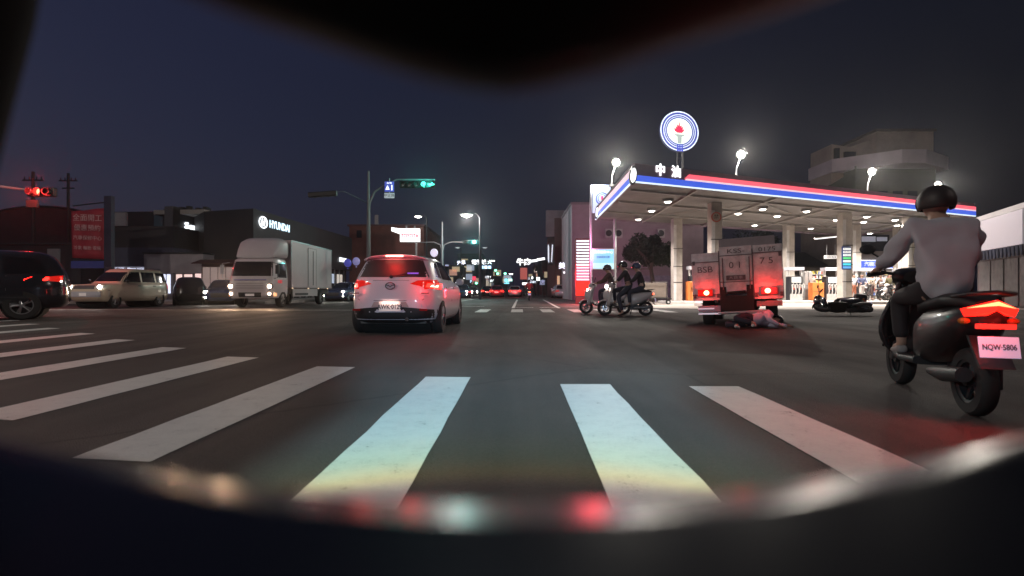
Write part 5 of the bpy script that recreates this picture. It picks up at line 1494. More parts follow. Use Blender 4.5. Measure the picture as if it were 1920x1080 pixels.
# small lit beacon seen over the tailboard
o = thing('lit_box', 'small white lit box hanging on the column above the dump truck', 'lamp', at(1359, 458, 22))
m = MB(); m.box((0, 0, 0), (.42, .12, .2)); m.build('face', SIGNW, o, bevel=.03)
m = MB(); m.box((0, .1, .2), (.03, .03, .4)); m.build('bracket', DARK, o)

# ---------------- far traffic
saloon('red lit saloon waiting behind the far crossing', mat('car_red_light', (.35, .03, .04), .3, coat=1), (gx(932, 62), 62, 0), 0, tail=True, head=False)  # red lamp light on the car is painted into its body colour
saloon('dark saloon with red tail lamps left of the red lit saloon', BLACKP, (gx(912, 70), 72, 0), R(3), tail=True, head=False)
saloon('white saloon at the right of the red lit saloon', WHITEP, (gx(965, 66), 67, 0), 0, tail=True, head=False)
saloon('silver car parked at the kerb before the corner shop', mat('silver_paint', (.4, .38, .42), .3, .4, coat=1), (gx(1055, 52), 54, 0), R(2), head=False)
o_ = saloon('oncoming car with a bright headlamp right of the hatchback', BL, (gx(862, 52), 54, 0), R(180))
for px, y, lb in ((871, 75, 'left of three far oncoming cars'), (879, 84, 'middle of three far oncoming cars'), (889, 95, 'right of three far oncoming cars')):
    dup(o_, (gx(px, y), y, 0), R(180), lb, 'far oncoming cars')
# ================================================================= SCOOTERS
def scooter(label, paint, panel, loc_, rz, group=None, lit=True, head_c=(1, .95, .85), tail_s=14, name='motor_scooter', retro=False, top_box=False, plate='MXK·2187', tail_big=False):
    o = thing(name, label, 'motor scooter', loc_, rz, group)
    for y in (-.62, .66):
        m = MB(); m.lathe([(.15, -.05), (.215, -.05), (.235, -.025), (.235, .025), (.215, .05), (.15, .05)], (0, 0, 0), 'x', 26)
        w = m.build('wheel', TYRE, o, smooth=40); w.location = (0, y, .235)
        m = MB(); m.lathe([(.13, -.035), (.16, -.045), (.16, .045), (.13, .035)], (0, 0, 0), 'x', 24); m.cyl((-.05, 0, 0), (.05, 0, 0), .035, n=10)
        for k in range(5):
            t = 2 * math.pi * k / 5; m.tube([(0, .02 * math.cos(t), .02 * math.sin(t)), (0, .145 * math.cos(t + .2), .145 * math.sin(t + .2))], [.02, .015], 6)
        m.build('rim', ALLOY, w, smooth=40)
        m = MB(); m.cyl((.04, 0, 0), (.046, 0, 0), .085, n=18); m.build('brake_disc', CHROME, w)
    # rear body: swelling tail from the seat down to the floor
    m = MB(); m.loft([(-.86, (0, .70), (.045, .045), 2.4), (-.78, (0, .68), (.12, .09), 2.4), (-.62, (0, .62), (.165, .145), 2.5), (-.42, (0, .56), (.18, .19), 2.6), (-.20, (0, .52), (.175, .21), 2.8), (-.04, (0, .48), (.15, .19), 3), (.04, (0, .40), (.12, .10), 3)], 26)
    m.build('rear_body', paint, o, smooth=50)
    m = MB(); m.loft([(-.80, (0, .765), (.07, .03)), (-.70, (0, .79), (.125, .045)), (-.45, (0, .795), (.145, .05)), (-.28, (0, .765), (.14, .05)), (-.05, (0, .745), (.125, .05)), (.06, (0, .70), (.085, .04))], 22)
    m.build('seat', mat('seat_black', (.02, .02, .02), .6), o, smooth=50)
    m = MB(); m.tube([(-.12, -.62, .82), (-.12, -.84, .84), (0, -.90, .85), (.12, -.84, .84), (.12, -.62, .82)], .014, 8); m.build('grab_rail', DARK, o, smooth=50)
    m = MB(); m.loft([(-.10, (0, .31), (.17, .035), 5), (.15, (0, .30), (.19, .03), 5), (.34, (0, .32), (.17, .035), 5), (.42, (0, .38), (.14, .05), 4)], 20); m.build('floorboard', DARK, o, smooth=50)
    # leg shield: curved sheet with thickness
    m = MB(); pts = []
    NU, NV = 9, 12
    for i in range(NU):
        u = -1 + 2 * i / (NU - 1)
        for j in range(NV):
            v = j / (NV - 1)
            w = .12 + .12 * math.sin(math.pi * min(1, v * 1.15) ** .8) * (1 - .25 * v)
            y = .40 + .10 * (1 - u * u) + .07 * math.sin(v * 2.2) - .02 * v
            pts.append((u * w, y + (.10 - .16 * v), .30 + .66 * v))
    m.grid(pts, NU, NV); m.build('leg_shield', panel, o, fix=True, smooth=60, solid=.03)
    m = MB(); m.loft([(.50, (0, .62), (.10, .20), 2.6), (.58, (0, .66), (.115, .19), 2.6), (.68, (0, .66), (.07, .13), 2.4), (.71, (0, .66), (.03, .06), 2.4)], 22); m.build('front_cowl', paint, o, smooth=50)
    m = MB(); pts = []
    for i in range(11):
        t = R(20 + 130 * i / 10)
        for j in range(7):
            s_ = -1 + 2 * j / 6
            r = .285 - .03 * s_ * s_
            pts.append((s_ * .075, .66 + r * math.cos(t), .235 + r * math.sin(t)))
    m.grid(pts, 11, 7); m.build('front_fender', paint, o, smooth=60, solid=.012)
    m = MB()
    for k in (-1, 1): m.tube([(k * .07, .66, .235), (k * .075, .58, .48), (k * .04, .52, .72)], .02, 8)
    m.tube([(0, .54, .60), (0, .44, .96)], .03, 8); m.build('fork', CHROME, o, smooth=50)
    m = MB(); m.loft([(.32, (0, .98), (.09, .05)), (.42, (0, .99), (.15, .075)), (.52, (0, .97), (.11, .08)), (.57, (0, .95), (.05, .05))], 20); m.build('handlebar_cover', paint, o, smooth=50)
    m = MB(); m.tube([(-.34, .34, 1.0), (-.2, .40, 1.02), (0, .44, .99), (.2, .40, 1.02), (.34, .34, 1.0)], .014, 8); hb_ = m.build('handlebar', DARK, o, smooth=50)
    for k in (-1, 1):
        m = MB(); m.cyl((k * .22, .395, 1.02), (k * .345, .34, 1.0), .021, n=10); m.build('grip', TYRE, hb_)
        m = MB(); m.tube([(k * .22, .42, 1.03), (k * .345, .40, .99)], .007, 5); m.build('brake_lever', CHROME, hb_)
        m = MB(); m.tube([(k * .20, .40, 1.03), (k * .25, .40, 1.16), (k * .31, .39, 1.20)], .008, 6); m.ell((k * .34, .385, 1.23), (.065, .018, .045), 14, 8); m.build('mirror', DARK if not retro else CHROME, o, smooth=60)
    m = MB(); m.ell((0, .60 if not retro else .60, .93 if retro else .80), (.085, .05, .075), 16, 8)
    m.build('headlight', glow('scooter_head_%d' % int(lit), head_c, 14) if lit else mat('lens_clear2', (.5, .5, .5), .1), o)
    # rear end
    if tail_big:
        m = MB(); m.extr([(-.15, -.80, .74), (0, -.895, .80), (.15, -.80, .74), (.13, -.80, .69), (.05, -.88, .70), (0, -.89, .735), (-.05, -.88, .70), (-.13, -.80, .69)], (0, -.02, 0)); tl = m.build('tail_lamp', glow('tail_big_red', (1, .012, .006), 3.2), o)
        m = MB(); m.extr([(-.13, -.83, .745), (0, -.918, .79), (.13, -.83, .745), (.0, -.918, .765)], (0, -.008, 0)); m.build('lit_core', glow('tail_core', (1, .34, .12), 3.2), tl)
        m = MB(); m.box((0, -.885, .63), (.2, .03, .03)); m.build('reflector', glow('refl_soft', (1, .03, .02), 1.5), o)
        put_light(lamp('SPOT', (0, -.97, .70), 24, (1, .05, .04), .08, (-1.1, -2.0, .0), 150, .6), o)
        put_light(lamp('POINT', (0, -1.04, .72), 3, (1, .03, .02), .08), o)
    else:
        m = MB(); m.ell((0, -.86, .70), (.09, .03, .035), 12, 6); m.build('tail_lamp', glow('scooter_tail_%d' % int(tail_s), (1, .10, .05), tail_s), o)
    for k in (-1, 1):
        m = MB(); m.ell((k * .13, -.80, .66), (.035, .03, .022), 10, 6); m.build('indicator', mat('amber_lens', (.5, .16, .02), .3), o)
    m = MB(); m.extr([(-.09, -.76, .56), (.09, -.76, .56), (.09, -.92, .36), (-.09, -.92, .36)], (0, .03, .0)); m.build('rear_mudguard', DARK, o)
    m = MB(); m.box((0, -.925, .50), (.21, .006, .135), (R(-12), 0, 0)); pl = m.build('licence_plate', mat('scooter_plate', (.62, .60, .75), .4, emit=(.75, .7, 1), es=.35), o, bevel=.004)
    text('lettering', plate, .05, mat('plate_ink', (.03, .03, .05), .5), pl, (0, -.930, .50), (R(90 - 12), 0, 0), .001, bold=.001, sx=.72)
    m = MB(); m.loft([(-.80, (-.13, .30), (.05, .05), 2.2), (-.55, (-.14, .27), (.055, .055), 2.2), (-.25, (-.11, .25), (.03, .03), 2)], 14); m.build('exhaust', mat('exhaust_metal', (.25, .24, .23), .35, .7), o, smooth=50)
    m = MB(); m.box((.09, -.40, .27), (.10, .55, .16)); m.tube([(.10, -.6, .30), (.10, -.68, .62)], .025, 8); m.build('engine', mat('engine_metal', (.10, .10, .10), .5, .5), o, bevel=.02)
    m = MB(); m.tube([(.06, -.2, .25), (.20, -.16, .03)], .012, 6); m.build('kickstand', DARK, o)
    if top_box:
        m = MB(); m.loft([(-1.02, (0, .92), (.15, .09), 4), (-.98, (0, .93), (.19, .12), 4), (-.72, (0, .93), (.19, .12), 4), (-.68, (0, .92), (.16, .09), 4)], 22); m.build('top_box', DARK, o, smooth=50)
    return o

# ================================================================= PEOPLE
SKIN = mat('skin', (.42, .26, .19), .55)
def skin_chain(name, verts, edges, radii, m, parent, sub=1, root=0):
    me = bpy.data.meshes.new(name)
    me.from_pydata([tuple(v) for v in verts], edges, [])
    o = bpy.data.objects.new(name, me); COL.objects.link(o)
    md = o.modifiers.new('skin', 'SKIN')
    md.use_smooth_shade = True
    for i, r in enumerate(radii):
        rr = r if isinstance(r, tuple) else (r, r)
        me.skin_vertices[0].data[i].radius = rr
        me.skin_vertices[0].data[i].use_root = (i == root)
    sb = o.modifiers.new('sub', 'SUBSURF'); sb.levels = sub; sb.render_levels = sub
    bake(o)
    o.data.materials.clear(); o.data.materials.append(m)
    for p in o.data.polygons: p.use_smooth = True; p.material_index = 0
    o.parent = parent
    return o

def V(*a): return Vector(a)
def person(label, J, loc_, rz=0, shirt=None, trousers=None, shoes=None, helmet=None, visor=True, hair=(.015, .012, .01), group=None, rot=None, sleeve=1.0, scale=1.0, loose=0.0, legs=1.0, sub=1):
    """J: joints pelvis, spine, chest, neck, head, crown, face (unit vector), and L/R pairs"""
    o = thing('person', label, 'person', loc_, rz, group, rot)
    o.scale = (scale,) * 3
    verts, edges, rad = [], [], []
    def v(p, r, parent=None):
        verts.append(Vector(p)); rad.append(r)
        if parent is not None: edges.append((parent, len(verts) - 1))
        return len(verts) - 1
    pe = v(J['pelvis'], .115); sp = v(J['spine'], (.115, .10), pe); ch = v(J['chest'], (.13, .115), sp); ne = v(J['neck'], .055, ch)
    f = V(*J['face']).normalized()
    hd = V(*J['head']); cr = V(*J['crown'])
    up = (cr - hd).normalized()
    h0 = v(hd - up * .07 + f * .02, .062, ne); h1 = v(hd, .088, h0); h2 = v(hd + up * .065, .082, h1); v(cr, .045, h2)
    sd = up.cross(f).normalized()
    v(hd - up * .02 + f * .108, .013, h1)
    ear = [v(hd - up * .01 + sd * k * .088, .013, h1) for k in (-1, 1)]
    for s in 'LR':
        sh = v(J['sh' + s], .062, ch); el = v(J['el' + s], .042, sh); wr = v(J['wr' + s], .028, el)
        a, b = V(*J['el' + s]), V(*J['wr' + s]); d = (b - a).normalized()
        hdn = V(*J.get('hand' + s, tuple(b + d * .08)))
        hd_ = (hdn - b).normalized()
        pal = v(b + hd_ * .055, (.034, .024), wr)
        side_ = hd_.cross(V(0, 0, 1)); side_ = side_.normalized() if side_.length > .1 else V(1, 0, 0)
        curl = V(*J.get('curl', (0, 0, -1)))
        for k, ln in enumerate((.060, .072, .068, .052)):
            base = b + hd_ * .085 + side_ * (k - 1.5) * .019
            k1 = v(base, .0085, pal); k2 = v(base + hd_ * ln * .5 + curl * .012, .008, k1); v(base + hd_ * ln * .75 + curl * .038, .007, k2)
        t1 = v(b + hd_ * .04 + side_ * -.034 + curl * .01, .010, pal); v(b + hd_ * .075 + side_ * -.045 + curl * .025, .008, t1)
        hp = v(J['hip' + s], .085, pe); kn = v(J['kn' + s], .058, hp); an = v(J['an' + s], .036, kn); to = v(J['to' + s], .034, an)
    body = skin_chain('body', verts, edges, rad, SKIN, o, sub)
    # face
    m = MB()
    for k in (-1, 1): m.ell(tuple(hd + up * .018 + f * .080 + sd * k * .032), (.011, .011, .008), 8, 5)
    m.build('eye', mat('eye_dark', (.02, .015, .012), .2), body)
    m = MB(); m.tube([tuple(hd - up * .055 + f * .082 + sd * a) for a in (-.024, 0, .024)], .006, 5); m.build('mouth', mat('lips', (.30, .12, .10), .5), body)
    if helmet is None:
        m = MB(); c = hd + up * .045 - f * .018
        m.ell((0, 0, 0), (.098, .105, .098), 16, 10)
        hr = m.build('hair', mat('hair_%d' % int(hair[0] * 1000), hair, .6), body, smooth=60); hr.location = c; hr.rotation_mode = 'QUATERNION'; hr.rotation_quaternion = up.to_track_quat('Z', 'Y')
    else:
        m = MB(); pts = []; NU, NV = 12, 20
        for i in range(NU):
            p = R(90 - 118 * i / (NU - 1))
            for j in range(NV + 1):
                t = 2 * math.pi * j / NV
                pp = max(p, R(8)) if math.cos(t - math.pi / 2) > .55 else p
                pts.append((.125 * math.cos(pp) * math.cos(t), .145 * math.cos(pp) * math.sin(t), .135 * math.sin(pp)))
        m.grid(pts, NU, NV + 1)
        he = m.build('helmet', helmet, body, smooth=60, solid=.012)
        he.location = hd + up * .02
        M3 = Matrix((sd * -1, f, up)).transposed() if (sd * -1).cross(f).dot(up) > 0 else Matrix((sd, f, up)).transposed()
        he.rotation_mode = 'QUATERNION'; he.rotation_quaternion = M3.to_quaternion()
        if visor:
            m = MB(); pts = []
            for i in range(6):
                for j in range(9):
                    t = R(35 + 110 * j / 8); p = R(18 - 44 * i / 5)
                    pts.append((.135 * math.cos(p) * math.cos(t), .158 * math.cos(p) * math.sin(t), .135 * math.sin(p)))
            m.grid(pts, 6, 9); m.build('visor', GLASS, he, smooth=60, solid=.004)
    # clothes
    if shirt:
        L = loose
        vs, es, rs = [], [], []
        def w(p, r, parent=None):
            vs.append(Vector(p)); rs.append(r)
            if parent is not None: es.append((parent, len(vs) - 1))
            return len(vs) - 1
        a = w(V(*J['pelvis']) - (V(*J['spine']) - V(*J['pelvis'])).normalized() * .05 - V(0, L * .6, L * 3.4), (.15 + L * 1.5, .135 + L * 1.6)); b = w(J['spine'], (.145 + L, .125 + L), a); c = w(J['chest'], (.165 + L, .135 + L), b)
        w(V(*J['neck']) - (V(*J['neck']) - V(*J['chest'])) * .25, .068, c)
        for s in 'LR':
            q = w(J['sh' + s], .082 + L * .5, c); e = w(J['el' + s], .060 + L * .4, q)
            if sleeve > .6:
                w(V(*J['el' + s]) + (V(*J['wr' + s]) - V(*J['el' + s])) * (sleeve - .08), .042 + L * .3, e)
        cl = skin_chain('shirt', vs, es, rs, shirt, body, sub + (1 if loose else 0))
        if loose:                                  # folds in the cloth
            tx = bpy.data.textures.get('folds') or bpy.data.textures.new('folds', 'CLOUDS')
            tx.noise_scale = .13; tx.noise_depth = 1
            dm_ = cl.modifiers.new('folds', 'DISPLACE'); dm_.texture = tx; dm_.strength = .062; dm_.mid_level = .5
            bake(cl)
            for p in cl.data.polygons: p.use_smooth = True
            nk = V(*J['neck']) + V(0, -.01, -.035)
            m = MB(); m.tube([tuple(nk + V(.072 * math.cos(t), .066 * math.sin(t), .016 * math.sin(t) * -1)) for t in [2 * math.pi * q / 20 for q in range(21)]], .017, 8)
            m.build('collar', shirt, cl, smooth=60)
    if trousers:
        vs, es, rs = [], [], []
        a = len(vs); vs.append(V(*J['pelvis']) + V(0, 0, .02)); rs.append(.132)
        vs.append(V(*J['pelvis']).lerp(V(*J['spine']), .62)); rs.append(.128); es.append((0, 1))
        for s in 'LR':
            i0 = len(vs); vs.append(V(*J['hip' + s])); rs.append(.105); es.append((0, i0))
            vs.append(V(*J['kn' + s])); rs.append(.075); es.append((i0, i0 + 1))
            vs.append(V(*J['kn' + s]) + (V(*J['an' + s]) - V(*J['kn' + s])) * (.9 * legs)); rs.append(.056); es.append((i0 + 1, i0 + 2))
        skin_chain('trousers', vs, es, rs, trousers, body, sub)
    if shoes:
        for s in 'LR':
            a, t = V(*J['an' + s]), V(*J['to' + s]); d = (t - a).normalized()
            vs = [a - d * .035 + V(0, 0, -.035), a + d * .06 + V(0, 0, -.035), t + d * .03 + V(0, 0, -.01)]
            skin_chain('shoe', vs, [(0, 1), (1, 2)], [(.045, .045), (.046, .04), (.040, .026)], shoes, body, sub)
    return o

def seated(reach=.0, foot=None, lean=0.0, y0=-.25, turn=0.0):
    J = dict(pelvis=(0, y0, .88), spine=(0, y0 + .03 + lean * .3, 1.06), chest=(0, y0 + .10 + lean * .7, 1.27), neck=(0, y0 + .14 + lean, 1.43), head=(0, y0 + .18 + lean, 1.545), crown=(0, y0 + .18 + lean, 1.66), face=(math.sin(turn), math.cos(turn), -.05))
    for s, k in (('L', -1), ('R', 1)):
        J['sh' + s] = (k * .178, y0 + .11 + lean, 1.345); J['el' + s] = (k * .285, y0 + .30 + lean, 1.13); J['wr' + s] = (k * .285, .275, 1.055); J['hand' + s] = (k * .285, .37, 1.03)
        J['hip' + s] = (k * .10, y0 + .05, .85); J['kn' + s] = (k * .15, y0 + .46, .80); J['an' + s] = (k * .14, y0 + .44, .40); J['to' + s] = (k * .14, y0 + .58, .36)
    if foot:
        for s in foot:
            k = -1 if s == 'L' else 1
            J['kn' + s] = (k * .27, y0 + .36, .60); J['an' + s] = (k * .34, y0 + .22, .10); J['to' + s] = (k * .36, y0 + .36, .045)
    return J
def standing(arms='down', step=0.0, bend=0.0):
    J = dict(pelvis=(0, 0, .95), spine=(0, .01 + bend * .2, 1.12), chest=(0, .0 + bend * .6, 1.32), neck=(0, bend, 1.47), head=(0, .02 + bend * 1.2, 1.59), crown=(0, .02 + bend * 1.25, 1.70), face=(0, 1, -.05 - bend))
    for s, k in (('L', -1), ('R', 1)):
        J['sh' + s] = (k * .18, bend * .8, 1.40)
        if arms == 'fore': J['el' + s] = (k * .23, .08 + bend, 1.15); J['wr' + s] = (k * .16, .30 + bend, 1.12)
        elif arms == 'akimbo': J['el' + s] = (k * .36, -.04, 1.17); J['wr' + s] = (k * .20, .10, 1.0)
        else: J['el' + s] = (k * .24, -.01, 1.13); J['wr' + s] = (k * .25, .05, .90)
        J['hip' + s] = (k * .09, 0, .90); J['kn' + s] = (k * .10, .03 + k * step * .5, .50); J['an' + s] = (k * .11, k * step, .09); J['to' + s] = (k * .12, .14 + k * step, .04)
    return J

CREAM = mat('cream_paint', (.62, .58, .56), .3, coat=.7)
SHELL = mat('scooter_white', (.62, .60, .62), .3, coat=.7)
# the two scooters with three riders waiting at the right
s1 = scooter('white sporty scooter, left and farther of the two waiting at the crossing', SHELL, SHELL, (gx(1136, 17.4), 17.5, 0), R(72), 'scooters waiting at the crossing', head_c=(1, .85, .75))
s2 = scooter('cream retro scooter carrying two riders, nearer of the two waiting', CREAM, CREAM, (gx(1173, 16.4) , 16.4, 0), R(80), 'scooters waiting at the crossing', retro=True, head_c=(1, .9, .8), tail_s=5)
HB1 = mat('helmet_black', (.015, .015, .018), .2, coat=1)
HB2 = mat('helmet_blue', (.04, .06, .12), .2, coat=1)
DJ = mat('jacket_dark', (.035, .03, .035), .8)
DJ2 = mat('jacket_brown', (.07, .04, .035), .8)
JN = mat('jeans', (.03, .035, .055), .8)
BSH = mat('shoe_black', (.015, .015, .015), .5)
person('rider in a dark brown jacket on the farther white scooter, one foot down', seated(foot='L'), (gx(1136, 17.4), 17.5, 0), R(72), DJ2, JN, BSH, mat('helmet_white_rim', (.10, .09, .09), .2, coat=1))
person('front rider of the cream scooter in black with a tall black helmet', seated(foot='L', lean=.02, y0=-.12), (gx(1173, 16.4), 16.4, 0), R(80), DJ, JN, BSH, HB1, scale=1.03)
Jp = seated(y0=-.52); 
for s, k in (('L', -1), ('R', 1)):
    Jp['el' + s] = (k * .26, -.24, 1.12); Jp['wr' + s] = (k * .17, -.10, 1.08); Jp['hand' + s] = (k * .12, -.02, 1.08)
    Jp['kn' + s] = (k * .22, -.10, .76); Jp['an' + s] = (k * .20, -.12, .36); Jp['to' + s] = (k * .20, .02, .32)
person('passenger behind the front rider on the cream scooter, in a bluish helmet', Jp, (gx(1173, 16.4), 16.4, 0), R(80), DJ, JN, BSH, HB2)
# big rider at the right edge
SB = mat('scooter_black', (.02, .018, .02), .25, coat=1)
SB2 = mat('scooter_matt_black', (.012, .011, .012), .4, coat=.3)
RX, RY, RZ_ = 3.15, 3.83, R(-19)
s3 = scooter('dark scooter with a bright red tail lamp and pale plate at the right edge', SB2, SB, (RX, RY, 0), RZ_, tail_big=True, head_c=(1, .97, .95), plate='NQW·5806')
s3.scale = (.93,) * 3
RIMD = mat('rim_black', (.03, .03, .03), .5)
for c_ in s3.children:
    if c_.name.startswith('exhaust'): c_.data.materials[0] = RIMD
    for g_ in c_.children:
        if g_.name.split('.')[0] in ('rim', 'brake_disc'): g_.data.materials[0] = RIMD
GREYS = mat('shirt_pale_grey', (.46, .45, .48), .9, var=.10, scale=3)
J3 = seated(lean=-.02, y0=-.22)
person('rider in a loose pale grey shirt and black helmet on the dark scooter at right', J3, (RX, RY, 0), RZ_, GREYS, mat('trousers_black', (.02, .018, .02), .8), mat('shoe_grey', (.25, .23, .22), .6), mat('helmet_matt', (.022, .017, .016), .55), scale=.93, loose=.026, sub=2)
# fallen scooter on the forecourt edge
s4 = scooter('black scooter lying on its side on the road in front of the station', SB, SB, (gx(1606, 15.6), 15.6, .27), 0, lit=False, tail_s=0, name='fallen_scooter', top_box=True)
s4.rotation_mode = 'XYZ'
s4.rotation_euler = (0, 0, 0)
s4.matrix_world = Matrix.Translation((gx(1604, 15.6), 15.95, .16)) @ Matrix.Rotation(R(86), 4, 'Z') @ Matrix.Rotation(R(68), 4, 'Y') 
# person lying on the road
LIL = mat('shirt_lilac', (.66, .64, .80), .8, var=.15, scale=5)
JL = dict(pelvis=(-.12, 0, .17), spine=(.08, .03, .18), chest=(.30, .02, .18), neck=(.47, .02, .17), head=(.58, .03, .15), crown=(.70, .04, .14), face=(-.1, -.8, -.3))
JL.update(shL=(.34, -.06, .34), elL=(.22, -.24, .20), wrL=(.42, -.32, .07), handL=(.50, -.34, .05), shR=(.38, .04, .08), elR=(.52, -.16, .06), wrR=(.70, -.18, .05), handR=(.80, -.17, .05),
          hipL=(-.16, -.02, .25), knL=(-.50, -.16, .22), anL=(-.22, -.42, .13), toL=(-.32, -.52, .11), hipR=(-.16, .02, .09), knR=(-.58, .02, .09), anR=(-.52, -.32, .08), toR=(-.62, -.40, .09))
person('person in a lilac shirt lying on the road beside the dump truck', JL, (gx(1408, 11.0), 10.95, 0), R(8), LIL, JN, mat('shoe_white', (.82, .80, .76), .5), HB1, visor=False)
# attendants and customers in the station
WS = mat('shirt_white', (.6, .58, .6), .8); BRT = mat('shorts_rust', (.3, .10, .05), .8)
def stand(px, y, J, rz, label, sh, tr, **k):
    person(label, J, (gx(px, y), y, .17), rz, sh, tr, BSH, k.pop('helmet', None), sub=1, **k)
stand(1600, 33.2, standing('akimbo'), R(185), 'attendant in white shirt and rust shorts beside the thick column', WS, BRT, sleeve=.3, legs=.2)
stand(1616, 33.0, standing('fore', .12), R(160), 'person in dark vest and pale trousers beside the attendant', mat('vest_blue', (.05, .06, .12), .8), mat('pale_trousers', (.5, .45, .42), .8))
stand(1634, 33.6, standing('down', .1), R(200), 'person in beige shirt between two shelf racks', mat('shirt_beige', (.45, .36, .28), .8), DJ2)
stand(1655, 33.1, standing('fore', bend=.25), R(120), 'customer in white leaning over a parked scooter in the station', WS, DJ)
stand(1668, 33.0, standing('down'), R(170), 'person in olive clothes behind the leaning customer', mat('shirt_olive', (.10, .085, .04), .8), DJ)
stand(1522, 34.8, standing('down'), R(150), 'dim figure behind the orange cabinet', mat('shirt_beige', (.45, .36, .28), .8), DJ)
scooter('dark scooter parked by the leaning customer in the station', SB, SB, (gx(1645, 32.6), 32.6, .17), R(75), lit=False, tail_s=0)
scooter('pale scooter parked near the white post in the station', CREAM, SB, (gx(1672, 32.4), 32.4, .17), R(110), lit=False, tail_s=0)
scooter('lone scooter with a red tail lamp far down the street', BLACKP, BLACKP, (gx(992, 42), 42, 0), 0, lit=False, tail_s=14)
person('distant rider in a red jacket far down the street', seated(), (gx(992, 42), 42, 0), 0, mat('jacket_red', (.5, .04, .04), .7), JN, BSH, HB1)
# a low trailer with small wheels at the pink wall
o = thing('hand_trailer', 'small flat trailer with a pale box behind the waiting scooters', 'trailer', (gx(1228, 30), 30, 0))
m = MB(); m.box((0, 0, .34), (1.7, .9, .07)); m.build('deck', DARK, o, bevel=.01)
m = MB(); m.box((-.05, .1, .82), (1.3, .7, .86)); m.build('box_panel', mat('panel_tan', (.22, .18, .15), .7, var=.2), o, bevel=.02)
m = MB()
for x in (-.72, .62): m.cyl((x, -.35, .3), (x, -.35, 1.3), .02)
m.tube([(-.72, -.35, 1.3), (.62, -.35, 1.3)], .02); m.build('rail', CHROME, o)
for x in (-.6, .65):
    m = MB(); m.lathe([(.05, -.04), (.14, -.04), (.14, .04), (.05, .04)], (x, -.42, .14), 'y', 16); w_ = m.build('wheel', TYRE, o)
    m = MB(); m.cyl((x, -.47, .14), (x, -.455, .14), .06); m.build('hub', mat('hub_pale', (.6, .6, .6), .4), w_)

# ================================================================= THE SCOOTER THAT CARRIES THE CAMERA
own = thing('own_scooter', 'glossy black front of the scooter the camera rides on, along the top and bottom edges', 'motor scooter', (0, 0, 0))
GLB = mat('gloss_black', (.004, .004, .005), .24, coat=0.0, spec=.70)
MTB = mat('matte_black', (.008, .008, .008), .75)
m = MB(); pts = []
NU, NV = 49, 110
for i in range(NU):
    u = -1 + 2 * i / (NU - 1)
    for j in range(NV):
        v = j / (NV - 1)
        y = .035 + .135 * v
        x = u * (.10 + .26 * v)
        yy = y - .008 * u * u
        a_, n_ = 0.0, 40                          # height by adding up the slope from the front edge back
        for q in range(n_):
            yy_ = .17 - (.17 - y) * (q + .5) / n_
            th_ = min(.164, .137 + .80 * x * x)
            a_ += (.20 if yy_ > th_ else .20 - .26 * min(1, (th_ - yy_) / .0015)) * (.17 - y) / n_
        z = HC - .0345 - .20 * .17 + a_ + .80 * x * x
        if v > .93: z -= (v - .93) ** 2 * 1.0
        pts.append((x, yy, z))
m.grid(pts, NU, NV); m.build('front_fairing', GLB, own, smooth=80, solid=.003)
# nose cowl above the lens
prof = [(-.6, 60), (350, -10), (480, 42), (600, 82), (700, 118), (800, 150), (880, 168), (950, 176), (1020, 166), (1150, 130), (1250, 92), (1350, 60), (1450, 28), (1550, -8), (1700, -60), (1900, -130)]
prof = [(100, -90), (230, -48)] + prof[1:]
m = MB(); pts = []
for (px, py) in prof:
    p = at(px, py, .15)
    for (dy, dz, k) in ((-.11, .07, 1.0), (-.06, .02, 1.0), (-.02, -.001, 1.0), (0, 0, 1), (.02, .008, 1), (.035, .03, 1), (.04, .07, 1), (.04, .16, .9)):
        pts.append((p.x * k, p.y + dy, p.z + dz))
m.grid(pts, len(prof), 8); m.build('nose_cowl', MTB, own, smooth=80, solid=.004)
m = MB(); a, b = at(10, -30, .30), at(-70, 330, .30)
m.tube([a + Vector((-.045, 0, .03)), a + Vector((-.05, 0, -.0)), b + Vector((-.047, 0, 0)), b + Vector((-.06, .0, -.12))], [.05, .05, .045, .03], 12); m.build('mirror_stem', mat('stem_dark', (.0012, .001, .001), .9, spec=.1), own, smooth=60)
m = MB(); m.lathe([(0, .0), (.06, .0), (.07, -.03)], (0, .37, HC + .32), 'y', 20); hl = m.build('headlight', mat('own_head', (.8, .8, .8), .3, emit=(.8, .95, 1), es=3), own)
# ================================================================= LAMPS THAT LIGHT THE CROSSING
# low beam of the camera's own scooter
bl = lamp('SPOT', (0, .42, HC + .30), 1000, (1, 1, 1), .02, (0, 20, HC + .30), 100, .15, name='low_beam')
put_light(bl, own)
d_ = bl.data; d_.use_nodes = True
nt = d_.node_tree; L = nt.links.new
em = nt.nodes.get('Emission') or nt.nodes.new('ShaderNodeEmission')
tc = nt.nodes.new('ShaderNodeTexCoord')
sx_ = nt.nodes.new('ShaderNodeSeparateXYZ'); L(tc.outputs['Normal'], sx_.inputs[0])
def mth(op, a, b=None, c=None, clamp=False):
    n = nt.nodes.new('ShaderNodeMath'); n.operation = op; n.use_clamp = clamp
    for i, q in enumerate((a, b, c)):
        if q is None: continue
        if isinstance(q, (int, float)): n.inputs[i].default_value = q
        else: L(q, n.inputs[i])
    return n.outputs[0]
def mrange(v, a, b, c, d):
    n = nt.nodes.new('ShaderNodeMapRange'); n.interpolation_type = 'SMOOTHSTEP'
    L(v, n.inputs[0])
    for i, q in enumerate((a, b, c, d)): n.inputs[i + 1].default_value = q
    return n.outputs[0]
down = mth('MULTIPLY', sx_.outputs[1], -1.0)          # sine of the angle below the horizon
prof = mth('DIVIDE', 1.0, mth('POWER', mth('MAXIMUM', down, .235), 2.6))
low = mrange(down, .03, .25, .15, 1.0)
cut = mrange(down, .50, .56, 1.0, .22)
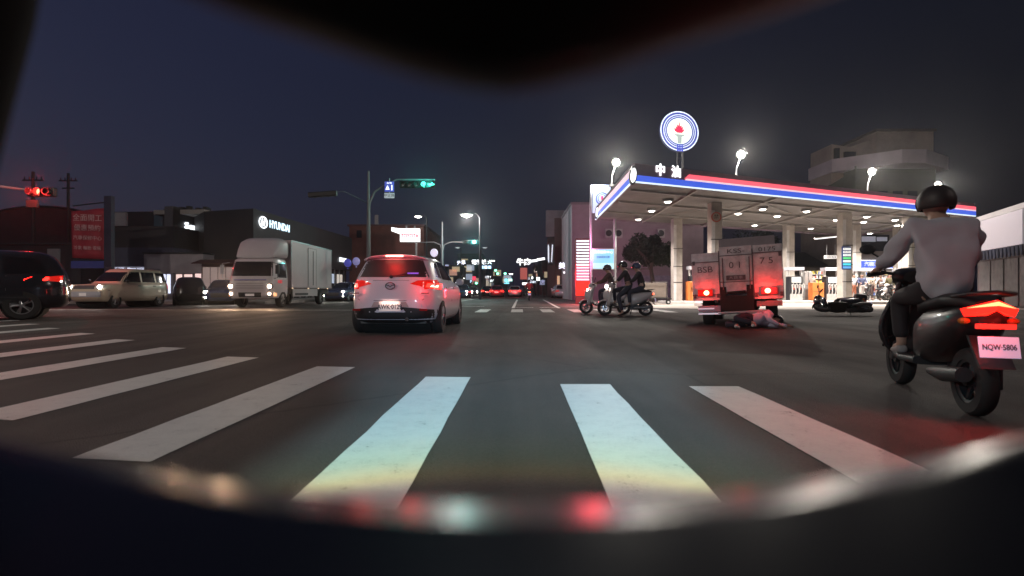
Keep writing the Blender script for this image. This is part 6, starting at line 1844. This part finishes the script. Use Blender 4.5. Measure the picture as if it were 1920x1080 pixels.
lat = mrange(mth('DIVIDE', mth('ABSOLUTE', mth('SUBTRACT', sx_.outputs[0], .02)), mth('MAXIMUM', down, .31)), .86, 1.26, 1.0, .035)
st = mth('MULTIPLY', mth('MULTIPLY', prof, low), mth('MULTIPLY', cut, lat))
cr = nt.nodes.new('ShaderNodeValToRGB'); L(down, cr.inputs[0])
e = cr.color_ramp.elements
e[0].position = 0.0; e[0].color = (.66, .76, 1, 1)
e[1].position = 1.0; e[1].color = (.75, .78, .95, 1)
for p_, c_ in ((.16, (.50, .80, 1)), (.30, (.27, .74, 1.0)), (.40, (.38, .86, 1.0)), (.47, (.48, .92, .74)), (.515, (.85, .85, .40)), (.55, (.70, .62, .62))):
    q = e.new(p_); q.color = (*c_, 1)
L(cr.outputs[0], em.inputs['Color']); L(mth('MULTIPLY', st, 0.062), em.inputs['Strength'])
# street lamps just outside the frame that light the near crossing
def near_lamp(x, y, h, pw, c, label, aim):
    o = thing('street_lamp', label, 'street lamp', (x, y, 0))
    m = MB(); m.tube([(0, 0, 0), (0, 0, h - 1.0), (aim * .6, 0, h - .1), (aim * 1.6, 0, h)], [.11, .08, .06, .05], 10); m.build('pole', STEEL, o)
    m = MB(); m.ell((aim * 1.8, 0, h), (.35, .16, .08), 14, 6); hd_ = m.build('lamp_head', STEEL, o)
    m = MB(); m.ell((aim * 1.8, 0, h - .05), (.28, .13, .05), 14, 6); m.build('lens', LAMPW, hd_)
    put_light(lamp('POINT', (aim * 1.8, 0, h - .22), pw, c, .2), o)
near_lamp(-15, -1, 9.0, 2300, (1.0, .90, .80), 'street lamp behind the camera on the left', 1)
near_lamp(15, -1, 9.0, 560, (1.0, .82, .76), 'street lamp behind the camera on the right', -1)
near_lamp(-26, 14, 9.0, 1800, (1.0, .84, .72), 'street lamp left of the frame beside the black vehicle', 1)
# thin scattering volume, added to put halos round the lamps
HAZE = bpy.data.materials.new('haze'); HAZE.use_nodes = True
nt = HAZE.node_tree
for n_ in list(nt.nodes):
    if n_.type == 'BSDF_PRINCIPLED': nt.nodes.remove(n_)
pv = nt.nodes.new('ShaderNodeVolumePrincipled')
pv.inputs['Color'].default_value = (.92, .94, 1, 1)
pv.inputs['Density'].default_value = 0.0006
pv.inputs['Anisotropy'].default_value = 0.86
nt.links.new(pv.outputs[0], nt.nodes['Material Output'].inputs['Volume'])
m = MB(); m.box2((-160, -60, -1.5), (160, 460, 45))
hz = tag(m.build('haze', HAZE), kind='stuff')
